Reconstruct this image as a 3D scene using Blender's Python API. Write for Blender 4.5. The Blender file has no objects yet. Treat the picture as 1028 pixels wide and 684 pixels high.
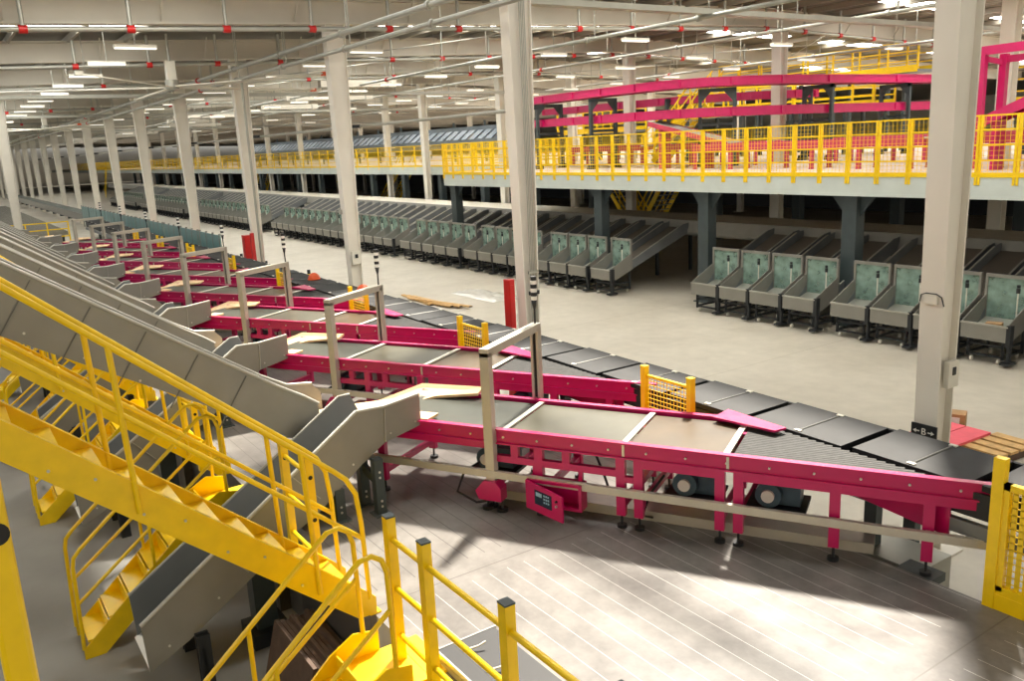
import bpy, math, random
from mathutils import Vector, Matrix
random.seed(7)
scn = bpy.context.scene
COL = scn.collection
PI = math.pi

# ------------------------------------------------------------------ helpers
def lin(c):
    c = c/255.0
    return c/12.92 if c <= 0.04045 else ((c+0.055)/1.055)**2.4

def mat(name, rgb, rough=0.5, metal=0.0, var=0.10, scale=6.0, bump=0.0, spec=0.5, coat=0.0):
    m = bpy.data.materials.new(name); m.use_nodes = True
    nt = m.node_tree; b = nt.nodes['Principled BSDF']
    c = [lin(v) for v in rgb]
    tc = nt.nodes.new('ShaderNodeTexCoord')
    nz = nt.nodes.new('ShaderNodeTexNoise'); nz.inputs['Scale'].default_value = scale; nz.inputs['Detail'].default_value = 4
    nt.links.new(tc.outputs['Object'], nz.inputs['Vector'])
    cr = nt.nodes.new('ShaderNodeValToRGB')
    cr.color_ramp.elements[0].position = 0.3; cr.color_ramp.elements[1].position = 0.7
    cr.color_ramp.elements[0].color = [v*(1-var) for v in c]+[1]
    cr.color_ramp.elements[1].color = [min(1, v*(1+var)) for v in c]+[1]
    nt.links.new(nz.outputs['Fac'], cr.inputs['Fac']); nt.links.new(cr.outputs['Color'], b.inputs['Base Color'])
    b.inputs['Roughness'].default_value = rough; b.inputs['Metallic'].default_value = metal
    b.inputs['Specular IOR Level'].default_value = spec
    if coat: b.inputs['Coat Weight'].default_value = coat; b.inputs['Coat Roughness'].default_value = .15
    if bump:
        bp = nt.nodes.new('ShaderNodeBump'); bp.inputs['Strength'].default_value = bump; bp.inputs['Distance'].default_value = .02
        nt.links.new(nz.outputs['Fac'], bp.inputs['Height']); nt.links.new(bp.outputs['Normal'], b.inputs['Normal'])
    return m

def emit(name, rgb, strength):
    m = bpy.data.materials.new(name); m.use_nodes = True
    b = m.node_tree.nodes['Principled BSDF']
    b.inputs['Base Color'].default_value = [lin(v) for v in rgb]+[1]
    b.inputs['Emission Color'].default_value = [lin(v) for v in rgb]+[1]
    b.inputs['Emission Strength'].default_value = strength
    return m

class MB:
    def __init__(s): s.v = []; s.f = []; s.sm = []
    def add(s, vs, fs, smooth=False):
        n = len(s.v); s.v += [tuple(p) for p in vs]
        s.f += [tuple(i+n for i in f) for f in fs]; s.sm += [smooth]*len(fs); return s
    def box(s, p0, p1):
        (a, b, c), (d, e, f) = p0, p1
        a, d = min(a, d), max(a, d); b, e = min(b, e), max(b, e); c, f = min(c, f), max(c, f)
        return s.add([(a,b,c),(d,b,c),(d,e,c),(a,e,c),(a,b,f),(d,b,f),(d,e,f),(a,e,f)],
                     [(0,3,2,1),(4,5,6,7),(0,1,5,4),(1,2,6,5),(2,3,7,6),(3,0,4,7)])
    def cbox(s, c, d): return s.box([c[i]-d[i]/2 for i in range(3)], [c[i]+d[i]/2 for i in range(3)])
    def bar(s, p, q, w, h, up=(0,0,1)):
        p, q = Vector(p), Vector(q); d = (q-p).normalized(); u = Vector(up)
        if abs(d.dot(u)) > .98: u = Vector((0,1,0))
        x = d.cross(u).normalized()*w/2; y = x.cross(d).normalized()*h/2
        return s.add([p-x-y,p+x-y,p+x+y,p-x+y,q-x-y,q+x-y,q+x+y,q-x+y],
                     [(0,1,2,3),(7,6,5,4),(0,4,5,1),(1,5,6,2),(2,6,7,3),(3,7,4,0)])
    def tube(s, pts, r, n=8, cap=True):
        pts = [Vector(p) for p in pts]; rings = []
        ref = None
        for i, p in enumerate(pts):
            d = (pts[min(i+1, len(pts)-1)]-pts[max(i-1, 0)]).normalized()
            if ref is None:
                ref = Vector((0,0,1)) if abs(d.z) < .9 else Vector((1,0,0))
            x = d.cross(ref).normalized(); y = x.cross(d).normalized(); ref = y
            rings.append([p+(x*math.cos(2*PI*k/n)+y*math.sin(2*PI*k/n))*r for k in range(n)])
        vs = [v for g in rings for v in g]; fs = []
        for i in range(len(pts)-1):
            for k in range(n):
                fs.append((i*n+k, i*n+(k+1)%n, (i+1)*n+(k+1)%n, (i+1)*n+k))
        s.add(vs, [tuple(reversed(f)) for f in fs], True)
        if cap:
            m = (len(pts)-1)*n
            s.add(vs, [tuple(range(n)), tuple(reversed(range(m, m+n)))])
        return s
    def cyl(s, c, r, h, axis='z', n=16):
        a = {'x': Vector((1,0,0)), 'y': Vector((0,1,0)), 'z': Vector((0,0,1))}[axis]; c = Vector(c)
        return s.tube([c-a*h/2, c+a*h/2], r, n)
    def prism(s, poly, axis, a, b):
        def mk(u, v, w): return {'x': (w,u,v), 'y': (u,w,v), 'z': (u,v,w)}[axis]
        n = len(poly)
        area = sum(poly[i][0]*poly[(i+1)%n][1]-poly[(i+1)%n][0]*poly[i][1] for i in range(n))
        P = list(poly) if area > 0 else list(reversed(poly))
        if axis == 'y': P.reverse()
        a, b = min(a, b), max(a, b)
        vs = [mk(u, v, a) for u, v in P]+[mk(u, v, b) for u, v in P]
        fs = [tuple(reversed(range(n))), tuple(range(n, 2*n))]+[(i, (i+1)%n, n+(i+1)%n, n+i) for i in range(n)]
        return s.add(vs, fs)
    def wallp(s, poly, q0, q1, th):
        """polygon in (along, z) set up in the vertical plane from q0 towards q1 (2-D), thickness th"""
        q0 = Vector(q0); d = (Vector(q1)-q0).normalized(); nn = Vector((-d.y, d.x))*th/2
        n = len(poly); A = []; B = []
        for u, z in poly:
            c = q0+d*u; A.append((c.x+nn.x, c.y+nn.y, z)); B.append((c.x-nn.x, c.y-nn.y, z))
        return s.add(A+B, [tuple(range(n)), tuple(reversed(range(n, 2*n)))]+[(i, n+i, n+(i+1)%n, (i+1)%n) for i in range(n)])
    def build(s, name, m, parent=None, kind=None, bevel=0):
        me = bpy.data.meshes.new(name); me.from_pydata(s.v, [], s.f)
        me.materials.append(m)
        me.polygons.foreach_set('use_smooth', s.sm); me.update()
        o = bpy.data.objects.new(name, me); COL.objects.link(o)
        if parent is not None: o.parent = parent
        if kind: o['kind'] = kind
        if bevel:
            md = o.modifiers.new('bevel', 'BEVEL'); md.width = bevel; md.segments = 2; md.limit_method = 'ANGLE'
        return o

def tag(o, label, cat, group=None):
    o['label'] = label; o['category'] = cat
    if group: o['group'] = group
    return o
def thing(name, label, cat, loc=(0,0,0), rz=0, group=None):
    o = bpy.data.objects.new(name, None); COL.objects.link(o); o.empty_display_size = .2
    o.location = loc; o.rotation_euler = (0,0,rz)
    return tag(o, label, cat, group)
def dup(root, loc=None, label=None, rz=None, skip=()):
    r = root.copy(); COL.objects.link(r)
    if loc is not None: r.location = loc
    if rz is not None: r.rotation_euler = (0,0,rz)
    if label: r['label'] = label
    for ch in list(root.children):
        if ch.name.split('.')[0] in skip: continue
        c = ch.copy(); COL.objects.link(c); c.parent = r
        for g in list(ch.children):
            d = g.copy(); COL.objects.link(d); d.parent = c
    return r
ORD = ('first second third fourth fifth sixth seventh eighth ninth tenth eleventh twelfth thirteenth fourteenth fifteenth sixteenth '
       'seventeenth eighteenth nineteenth twentieth').split()
for a in ('twenty', 'thirty'):
    ORD += [a+'-'+ORD[k] for k in range(9)]
    ORD.append({'twenty': 'thirtieth', 'thirty': 'fortieth'}[a])

# ------------------------------------------------------------------ materials
M = {}
M['pink'] = mat('pink_paint', (190,10,92), .32, 0, .06, 5, coat=.2)
M['pink2'] = mat('dull_pink_paint', (190,60,88), .45, 0, .1, 5)
M['yellow'] = mat('yellow_paint', (248,208,2), .36, 0, .06, 7, coat=.15)
M['grey'] = mat('grey_sheet', (140,138,130), .42, .25, .06, 3)
M['grey_lip'] = mat('grey_lip', (176,174,164), .4, .3, .05, 4)
M['blue_grey'] = mat('blue_grey_sheet', (118,122,124), .45, .2, .06, 3)
M['belt'] = mat('belt_rubber', (62,65,56), .36, 0, .12, 3, spec=.5)
M['belt_brown'] = mat('belt_brown', (74,60,38), .36, 0, .25, 2.5, spec=.5)
M['belt_sheen'] = mat('belt_sheen', (84,82,68), .33, 0, .15, 2.5, spec=.5)  # sheen of the light painted in as a paler belt segment
M['black'] = mat("black_rubber", (34,35,36), .62, 0, .2, 5, spec=.28)
M['strip'] = mat('strip_rubber', (44,44,42), .6, 0, .35, 14, spec=.25)
M['blackgap'] = mat('black_side', (18,18,19), .6, 0, .1, 8)
M['roller'] = mat('roller_steel', (78,78,74), .35, .5, .2, 20)
M['alu'] = mat('aluminium', (192,187,174), .38, .35, .05, 8)
M['steel'] = mat('bright_steel', (205,203,196), .28, .7, .05, 8)
M['dark'] = mat('dark_steel', (62,72,74), .45, .1, .08, 5)
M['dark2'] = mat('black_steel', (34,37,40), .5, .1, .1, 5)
M['white'] = mat('column_paint', (226,221,209), .55, 0, .05, 1.2)
M['offwhite'] = mat('offwhite_paint', (226,222,208), .5, 0, .04, 3)
M['red'] = mat('red_paint', (196,30,28), .4, 0, .08, 4)
M['ply'] = mat('plywood', (232,196,150), .55, 0, .14, 4)
M['wood'] = mat('timber', (205,165,105), .65, 0, .2, 9)
M['card'] = mat('cardboard', (178,138,92), .7, 0, .15, 5)
M['brown'] = mat('brown_board', (82,62,48), .7, 0, .2, 9)
M['motor'] = mat('motor_paint', (62,84,96), .4, .1, .1, 9)
M['dark_seam'] = mat('seam_dark_strip', (104,104,98), .5, .1, .05, 4)  # darker grey for the slide panel seams
M['fascia'] = mat('fascia', (202,210,204), .5, 0, .05, 2)
M['deck'] = mat('deck_boards', (206,188,170), .6, 0, .08, 2)
M['purlin'] = mat('purlin_paint', (158,152,138), .6, 0, .05, 1)
M['bed'] = mat('slide_bed_sheet', (110,102,92), .45, .1, .12, .6)
M['galv'] = mat('galvanised', (170,170,160), .4, .4, .08, 3)
M['beam'] = mat('beam_paint', (204,198,184), .6, 0, .05, 1)
M['teal'] = mat('teal_panel', (104,140,140), .3, 0, .08, 3)
M['screen'] = mat('screen', (26,44,66), .2, 0, .1, 8)
M['orange'] = mat('orange_plastic', (222,90,40), .45)
M['pinkboard'] = mat('pink_board', (236,96,112), .55, 0, .06, 6)
M['handset'] = mat('white_plastic', (238,236,228), .4)
M['lamp'] = emit('lamp_glow', (255,250,236), 1.2)
M['sky_pane'] = emit('skylight_pane', (253,251,244), 14.0)
M['screen_text'] = mat('screen_text', (150,190,214), .4)

def glass():
    m = bpy.data.materials.new('green_glass'); m.use_nodes = True; nt = m.node_tree
    out = nt.nodes['Material Output']; b = nt.nodes['Principled BSDF']
    b.inputs['Base Color'].default_value = (.40,.56,.48,1); b.inputs['Roughness'].default_value = .12
    tr = nt.nodes.new('ShaderNodeBsdfTransparent'); tr.inputs['Color'].default_value = (.72,.84,.79,1)
    tc = nt.nodes.new('ShaderNodeTexCoord'); nz = nt.nodes.new('ShaderNodeTexNoise'); nz.inputs['Scale'].default_value = 5
    nt.links.new(tc.outputs['Object'], nz.inputs['Vector'])
    mr = nt.nodes.new('ShaderNodeMapRange'); mr.inputs[1].default_value = .35; mr.inputs[2].default_value = .7
    mr.inputs[3].default_value = .32; mr.inputs[4].default_value = .6
    nt.links.new(nz.outputs['Fac'], mr.inputs[0])
    mx = nt.nodes.new('ShaderNodeMixShader'); nt.links.new(mr.outputs[0], mx.inputs[0])
    nt.links.new(tr.outputs[0], mx.inputs[1]); nt.links.new(b.outputs[0], mx.inputs[2]); nt.links.new(mx.outputs[0], out.inputs[0])
    return m
M['glass'] = glass()

def floor_mat():
    m = bpy.data.materials.new('concrete_floor'); m.use_nodes = True; nt = m.node_tree; b = nt.nodes['Principled BSDF']
    tc = nt.nodes.new('ShaderNodeTexCoord')
    n1 = nt.nodes.new('ShaderNodeTexNoise'); n1.inputs['Scale'].default_value = .35; n1.inputs['Detail'].default_value = 8; n1.inputs['Roughness'].default_value = .65
    n2 = nt.nodes.new('ShaderNodeTexNoise'); n2.inputs['Scale'].default_value = 3; n2.inputs['Detail'].default_value = 6
    for n in (n1, n2): nt.links.new(tc.outputs['Object'], n.inputs['Vector'])
    c1 = nt.nodes.new('ShaderNodeValToRGB'); c1.color_ramp.elements[0].position = .3; c1.color_ramp.elements[1].position = .72
    c1.color_ramp.elements[0].color = [lin(v) for v in (188,180,163)]+[1]; c1.color_ramp.elements[1].color = [lin(v) for v in (213,206,190)]+[1]
    nt.links.new(n1.outputs['Fac'], c1.inputs['Fac'])
    mx = nt.nodes.new('ShaderNodeMixRGB'); mx.blend_type = 'MULTIPLY'; mx.inputs['Fac'].default_value = .25
    nt.links.new(c1.outputs['Color'], mx.inputs['Color1']); nt.links.new(n2.outputs['Fac'], mx.inputs['Color2'])
    # sawn joints every 6 m
    br = nt.nodes.new('ShaderNodeTexBrick'); br.offset = 0; br.inputs['Scale'].default_value = 1
    br.inputs['Brick Width'].default_value = 6; br.inputs['Row Height'].default_value = 6; br.inputs['Mortar Size'].default_value = .012
    br.inputs['Color1'].default_value = br.inputs['Color2'].default_value = (1,1,1,1); br.inputs['Mortar'].default_value = (.8,.78,.74,1)
    nt.links.new(tc.outputs['Object'], br.inputs['Vector'])
    m2 = nt.nodes.new('ShaderNodeMixRGB'); m2.blend_type = 'MULTIPLY'; m2.inputs['Fac'].default_value = 1
    nt.links.new(mx.outputs['Color'], m2.inputs['Color1']); nt.links.new(br.outputs['Color'], m2.inputs['Color2'])
    nt.links.new(m2.outputs['Color'], b.inputs['Base Color']); b.inputs['Roughness'].default_value = .5
    return m

def platform_mat():
    """grey power-floated slab in bays 3.27 m long, thin edge strips every 0.186 m"""
    m = bpy.data.materials.new('platform_slab'); m.use_nodes = True; nt = m.node_tree; b = nt.nodes['Principled BSDF']
    L = nt.links.new
    def N(t, **k):
        n = nt.nodes.new(t)
        for a, v in k.items(): setattr(n, a, v)
        return n
    def math_(op, a, c=None):
        n = N('ShaderNodeMath', operation=op)
        for i, v in enumerate((a, c)):
            if v is None: continue
            if isinstance(v, (int, float)): n.inputs[i].default_value = v
            else: L(v, n.inputs[i])
        return n.outputs[0]
    tc = N('ShaderNodeTexCoord'); sp = N('ShaderNodeSeparateXYZ'); L(tc.outputs['Object'], sp.inputs[0])
    X, Y = sp.outputs[0], sp.outputs[1]
    fy = math_('FRACT', math_('DIVIDE', math_('ADD', Y, 50.0), 0.1855))
    line = math_('LESS_THAN', fy, math_('ADD', math_('MULTIPLY', math_('LESS_THAN', X, -6.115), 0.025), 0.022))
    fx = math_('FRACT', math_('DIVIDE', math_('ADD', X, 6.115+3.27*40), 3.27))
    joint = math_('LESS_THAN', fx, 0.004)
    inner = math_('MULTIPLY', math_('GREATER_THAN', fx, 0.045), math_('LESS_THAN', fx, 0.93))
    line = math_('MULTIPLY', line, inner)
    n1 = N('ShaderNodeTexNoise'); n1.inputs['Scale'].default_value = 1.1; n1.inputs['Detail'].default_value = 9; n1.inputs['Roughness'].default_value = .68
    n2 = N('ShaderNodeTexNoise'); n2.inputs['Scale'].default_value = 14; n2.inputs['Detail'].default_value = 5
    L(tc.outputs['Object'], n1.inputs['Vector']); L(tc.outputs['Object'], n2.inputs['Vector'])
    cr = N('ShaderNodeValToRGB'); cr.color_ramp.elements[0].position = .32; cr.color_ramp.elements[1].position = .7
    cr.color_ramp.elements[0].color = [lin(v) for v in (88,84,82)]+[1]; cr.color_ramp.elements[1].color = [lin(v) for v in (142,138,132)]+[1]
    L(n1.outputs['Fac'], cr.inputs['Fac'])
    mu = N('ShaderNodeMixRGB', blend_type='MULTIPLY'); mu.inputs['Fac'].default_value = .22
    L(cr.outputs['Color'], mu.inputs['Color1']); L(n2.outputs['Fac'], mu.inputs['Color2'])
    # strips: sheen painted in, dark up to the first cross joint, bright after it
    west = math_('LESS_THAN', X, -6.115)
    lc = N('ShaderNodeMixRGB'); lc.inputs['Color1'].default_value = (.60,.58,.54,1); lc.inputs['Color2'].default_value = (.07,.065,.06,1); L(west, lc.inputs['Fac'])
    a = N('ShaderNodeMixRGB'); L(line, a.inputs['Fac']); L(mu.outputs['Color'], a.inputs['Color1']); L(lc.outputs['Color'], a.inputs['Color2'])
    c = N('ShaderNodeMixRGB'); L(joint, c.inputs['Fac']); L(a.outputs['Color'], c.inputs['Color1']); c.inputs['Color2'].default_value = (.10,.09,.08,1)
    L(c.outputs['Color'], b.inputs['Base Color'])
    rr = N('ShaderNodeMapRange'); rr.inputs[3].default_value = .22; rr.inputs[4].default_value = .42; L(n1.outputs['Fac'], rr.inputs[0]); L(rr.outputs[0], b.inputs['Roughness'])
    return m

def roof_mat():
    m = mat('roof_sheet', (124,119,108), .65, 0, .05, 1)
    nt = m.node_tree; b = nt.nodes['Principled BSDF']
    tc = nt.nodes.new('ShaderNodeTexCoord'); w = nt.nodes.new('ShaderNodeTexWave'); w.bands_direction = 'X'; w.inputs['Scale'].default_value = 1.3
    nt.links.new(tc.outputs['Object'], w.inputs['Vector'])
    bp = nt.nodes.new('ShaderNodeBump'); bp.inputs['Strength'].default_value = .8; bp.inputs['Distance'].default_value = .08
    nt.links.new(w.outputs['Fac'], bp.inputs['Height']); nt.links.new(bp.outputs['Normal'], b.inputs['Normal'])
    return m
M['floor'] = floor_mat(); M['platform'] = platform_mat(); M['roof'] = roof_mat()
M['dock_fill'] = emit('dock_fill_glow', (252,250,244), 2.2)  # glow of the added fill panels behind the camera
M['dockfloor'] = mat('dock_concrete', (142,140,134), .6, 0, .1, 1.2)
M['wall'] = mat('wall_panel', (216,213,206), .6, 0, .04, .4)

# ------------------------------------------------------------------ camera (4.95 m above the hall floor)
az, pi_, ro = [math.radians(v) for v in (-56.33427916, 13.0637252, -2.83945303)]
F = Vector((math.sin(az)*math.cos(pi_), math.cos(az)*math.cos(pi_), -math.sin(pi_)))
R0 = Vector((math.cos(az), -math.sin(az), 0)); U0 = R0.cross(F)
Rv = R0*math.cos(ro)+U0*math.sin(ro); Uv = -R0*math.sin(ro)+U0*math.cos(ro)
cd = bpy.data.cameras.new('camera'); cam = bpy.data.objects.new('camera', cd); COL.objects.link(cam)
cam.matrix_world = Matrix(((Rv.x,Uv.x,-F.x,0),(Rv.y,Uv.y,-F.y,0),(Rv.z,Uv.z,-F.z,4.95),(0,0,0,1)))
cd.sensor_fit = 'HORIZONTAL'; cd.sensor_width = 36; cd.lens = 855.967/1028*36; cd.clip_start = .05; cd.clip_end = 600
scn.camera = cam

P = 4.07                                   # pitch of the conveyors along the hall
TH = PI/6
T = Vector((math.cos(TH), math.sin(TH))); Nn = Vector((-math.sin(TH), math.cos(TH)))
ZP = 1.2                                   # top of the loading platform
def TN(t, n): return T*t+Nn*n

# ------------------------------------------------------------------ the setting
MB().add([(-240,-14,0),(20,-14,0),(20,85,0),(-240,85,0)], [(0,1,2,3)]).build('floor', M['floor'], kind='structure')
MB().box((-240,-6,-.05),(19,2.49,.006)).build('floor_dock', M['dockfloor'], kind='structure')
MB().box((20,-6.3,0),(20.3,85,10)).build('wall_right', M['wall'], kind='structure')
MB().box((-240,-6.3,0),(20,-6,9)).build('wall_front', M['wall'], kind='structure')
for i in range(16):
    MB().box((-5.5-9*i+9,-6.0,4.6),(1.0-9*i+9,-5.96,7.6)).build('fill_panel_dock', M['dock_fill'], kind='structure')  # unseen glowing panels, added to light the column fronts
# loading platform with notches where the inclined chutes pass its edge
fr = [(4,2.5)]
for k in range(9):
    a = -7.86-P*k
    fr += [(a,2.5),(a,2.62),(a-.78,2.62),(a-.78,2.5)]
fr += [(-46,2.5),(-46,6.43),(4,6.43)]
MB().prism(fr, 'z', 0, ZP).build('floor_platform', M['platform'], kind='structure')
MB().box((-200,1.2,0),(-46,8.0,ZP)).build('floor_far_platform', M['floor'], kind='structure')  # pale floor colour stands in for sunlight on the far platform
MB().box((-240,84.6,0),(20,85,10)).build('wall_back', M['wall'], kind='structure')
MB().box((-240,-14,0),(-239.6,84.6,10)).build('wall_left', M['wall'], kind='structure')
for nm, poly in (('floor_mezzanine', [(-32.6,18.65),(-4,18.65),(-4,60),(-230,60),(-230,25.7),(-32.6,25.7)]),):
    MB().prism(poly, 'z', 3.62, 3.8).build(nm, M['deck'], kind='structure')
f = MB(); f.box((-32.6,18.6,3.28),(-4,18.65,3.78)); f.box((-32.6,18.65,3.28),(-32.55,25.7,3.78)); f.box((-230,25.65,3.28),(-32.6,25.7,3.78))
f.build('trim_1', M['fascia'], kind='structure')
f = MB()
for x in range(-31, -4, 4): f.box((x,18.7,3.3),(x+.2,59,3.62))
for x in range(-228, -32, 6): f.box((x,25.75,3.3),(x+.2,59,3.62))
f.build('trim_2', M['dark2'], kind='structure')
MB().box((-230,46,0),(-4,46.3,3.6)).build('shade_sheet_under_mezzanine', M['dark2'], kind='structure')  # dark sheet painted as the unlit depth under the mezzanine

# roof: gentle ridge at y = 25
def zr(y): return 8.55+.03*(y-2) if y < 25 else 9.24-.035*(y-25)
RX0, RX1 = -238, 14
hole = (-19.6, 3.0, 6.6, 11.4)             # opening put in the unseen roof to admit the sun: x0, x1, y0, y1
def roof_strip(x0, x1, y0, y1, mb):
    mb.add([(x0,y0,zr(y0)),(x1,y0,zr(y0)),(x1,y1,zr(y1)),(x0,y1,zr(y1)),(x0,y0,zr(y0)+.12),(x1,y0,zr(y0)+.12),(x1,y1,zr(y1)+.12),(x0,y1,zr(y1)+.12)],
           [(0,1,2,3),(7,6,5,4),(0,4,5,1),(1,5,6,2),(2,6,7,3),(3,7,4,0)])
rb = MB()
roof_strip(RX0, RX1, -13, hole[2], rb)
roof_strip(RX0, hole[0], hole[2], hole[3], rb); roof_strip(hole[1], RX1, hole[2], hole[3], rb)
roof_strip(RX0, RX1, hole[3], 25, rb); roof_strip(RX0, RX1, 25, 84.6, rb)
rb.build('ceiling', M['roof'], kind='structure')
# purlins
yy = -2.0; n = 0
while yy < 60:
    if not (hole[2]-.2 < yy < hole[3]+.2):
        z = zr(yy)-.1
        MB().box((RX0,yy-.04,z-.1),(RX1,yy+.04,z+.08)).build('beam_purlin', M['purlin'], kind='structure')
    yy += 1.55 if yy < 30 else 3.1
# girders along y on each column line
for k in range(24):
    x = -5-8.0*k
    g = MB()
    for y0, y1 in ((-12,25),(25,60)):
        for (dx, z0, z1) in ((.15,-.75,-.70),(.15,-.2,-.15),(.012,-.72,-.18)):
            g.add([(x-dx,y0,zr(y0)+z0),(x+dx,y0,zr(y0)+z0),(x+dx,y1,zr(y1)+z0),(x-dx,y1,zr(y1)+z0),(x-dx,y0,zr(y0)+z1),(x+dx,y0,zr(y0)+z1),(x+dx,y1,zr(y1)+z1),(x-dx,y1,zr(y1)+z1)],
                  [(3,2,1,0),(4,5,6,7),(1,0,4,5)[::-1],(2,1,5,6)[::-1],(3,2,6,7)[::-1],(0,3,7,4)[::-1]])
    yb = -1.2
    while yb < 45:
        if not (6.2 < yb < 11.8 and -20 < x < 4):
            for s_ in (-1, 1): g.bar((x,yb,zr(yb)-.74),(x+s_*.45,yb,zr(yb)-.12),.03,.03)
        yb += 3.1
    g.build('beam_girder', M['beam'], kind='structure')
# skylight panes (they light the hall)
wn = 0
for k in range(1, 22):
    for y0, ln in ((1.8,4.2),(13.2,4.6),(18.6,4.0),(28,5),(36,5),(45,5),(53,4)):
        for dx in ((2.2,5.2) if k < 8 else (3.8,)):
            if k > 12 and y0 in (18.6, 36, 53): continue
            x = -5-8.0*k+dx; y1 = y0+ln
            MB().add([(x,y0,zr(y0)-.012),(x+.9,y0,zr(y0)-.012),(x+.9,y1,zr(y1)-.012),(x,y1,zr(y1)-.012)], [(3,2,1,0)]).build('window_skylight', M['sky_pane'], kind='structure')

# ------------------------------------------------------------------ white columns
def column(x, y, ztop, label, extras=None, w=.27, group=None, taper=.035):
    c = thing('steel_column', label, 'column', (x,y,0), 0, group)
    h = ztop; b = MB()
    d0, d1 = .22, .22+taper*ztop
    for s in (-1, 1):
        b.add([(-w/2,s*d0/2-.012,0),(w/2,s*d0/2-.012,0),(w/2,s*d0/2+.012,0),(-w/2,s*d0/2+.012,0),(-w/2,s*d1/2-.012,h),(w/2,s*d1/2-.012,h),(w/2,s*d1/2+.012,h),(-w/2,s*d1/2+.012,h)],
              [(0,3,2,1),(4,5,6,7),(0,1,5,4),(1,2,6,5),(2,3,7,6),(3,0,4,7)])
    b.add([(-.06,-d0/2,0),(.06,-d0/2,0),(.06,d0/2,0),(-.06,d0/2,0),(-.06,-d1/2,h),(.06,-d1/2,h),(.06,d1/2,h),(-.06,d1/2,h)],
          [(0,3,2,1),(4,5,6,7),(0,1,5,4),(1,2,6,5),(2,3,7,6),(3,0,4,7)])
    b.build('shaft', M['white'], c)
    MB().box((-.3,-.3,0),(.3,.3,.03)).build('base_plate', M['white'], c)
    return c
G1 = 'white columns along the belt line'
row = ['big white column nearest the yellow mesh panel, black B sign at its foot', 'white column with grey conduits beside a narrow red cabinet',
       'white column with a junction box behind the second signal light']
cols = []
for k in range(20):
    lab = row[k] if k < 3 else ORD[k]+' white column along the belt line counting from the black B sign'
    cols.append(column(-5.06-7.98*k, 9.1, zr(9.1)-.72, lab, group=G1))
# fittings on the first three columns
jb = MB().cbox((.135+.03,.02,2.2),(.06,.2,.30)); jb.build('junction_box', M['offwhite'], cols[0])
MB().cbox((.20,.02,2.24),(.01,.06,.09)).build('window_plate', M['dark2'], cols[0])
MB().cbox((-.0,-.18,3.05),(.15,.05,.09)).build('conduit_box', M['offwhite'], cols[0])
MB().tube([(-.13,-.19,3.02),(-.11,-.2,3.10),(-.06,-.2,3.12),(.06,-.2,3.12),(.12,-.2,3.09),(.14,-.18,2.99)], .007, 6).build('cable', M['dark2'], cols[0])
def text_mesh(body, size, m, name, parent, loc, rot):
    cu = bpy.data.curves.new(name, 'FONT'); cu.body = body; cu.size = size; cu.align_x = 'CENTER'; cu.align_y = 'CENTER'; cu.extrude = .002
    o = bpy.data.objects.new(name, cu); COL.objects.link(o)
    me = bpy.data.meshes.new_from_object(o.evaluated_get(bpy.context.evaluated_depsgraph_get()))
    bpy.data.objects.remove(o)
    o = bpy.data.objects.new(name, me); me.materials.clear(); me.materials.append(m); COL.objects.link(o)
    o.parent = parent; o.location = loc; o.rotation_euler = rot
    return o
sg = MB().cbox((0,-.165,1.52),(.3,.02,.17)).build('sign_band', M['dark2'], cols[0])
text_mesh('B', .11, M['handset'], 'sign_letter', sg, (0,-.178,1.52), (PI/2,0,0))
ar = MB()
for s in (-1, 1):
    ar.box((s*.05,-.18,1.515),(s*.09,-.176,1.527)); ar.prism([(s*.09,1.545),(s*.125,1.521),(s*.09,1.497)], 'y', -.18, -.176)
ar.build('sign_arrow', M['handset'], sg)
for i in range(4):
    MB().tube([(.14,-.02+.035*i,.6),(.14,-.02+.035*i,7.6)], .011, 6).build('conduit', M['galv'], cols[1])
MB().box((.13,-.07,2.55),(.17,.15,2.60)).build('conduit_clamp', M['galv'], cols[1])
MB().box((.13,-.07,2.15),(.17,.15,2.22)).build('conduit_clamp', M['dark2'], cols[1])
MB().cbox((-.14,-.1,3.9),(.05,.12,.16)).build('junction_box', M['galv'], cols[1])
MB().cbox((.16,0,2.2),(.06,.24,.34)).build('junction_box', M['offwhite'], cols[2])
MB().cbox((.2,0,2.24),(.01,.08,.1)).build('window_plate', M['dark2'], cols[2])
MB().cbox((-.1,-.2,3.4),(.1,.08,.12)).build('conduit_box', M['galv'], cols[2])
G2 = 'white columns within the mezzanine'
mz = [(-13,26.1,'thick white column behind the pink gantry frame on the mezzanine'), (-21,26.1,'thick white column rising behind the curved pink conveyor'),
      (-29,26.1,'white column behind the dark portal supports on the mezzanine'), (-37.2,24.8,'thin white column just beside the conduit-clad column'),
      (-45.6,24.9,'slim white column standing in front of the far yellow mesh fence'), (-37,29.2,'thin white column behind the lower end of the pink conveyor')]
for x, y, l in mz: column(x, y, zr(y)-.72, l, group=G2, w=.4, taper=.02)
for k in range(6, 16): column(-5-8*k, 26.1, zr(26.1)-.72, ORD[k-6]+' distant white column in the row behind the far yellow fence', group=G2, w=.36, taper=.02)
for k in range(4, 15): column(-5-8*k, 42.5, zr(42.5)-.72, ORD[k-4]+' remote white column in the deepest visible row', group=G2, w=.36, taper=.02)
column(-45.25, 3.3, zr(3.3)-.72, 'lone white column beside the far bank of grey slides', group=G1, w=.42)
for k in range(7): column(-62.125-10*k, 2.6, zr(2.6)-.72, ORD[k]+' white column beyond the lone one among the grey slides', group=G1, w=.42)

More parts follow.
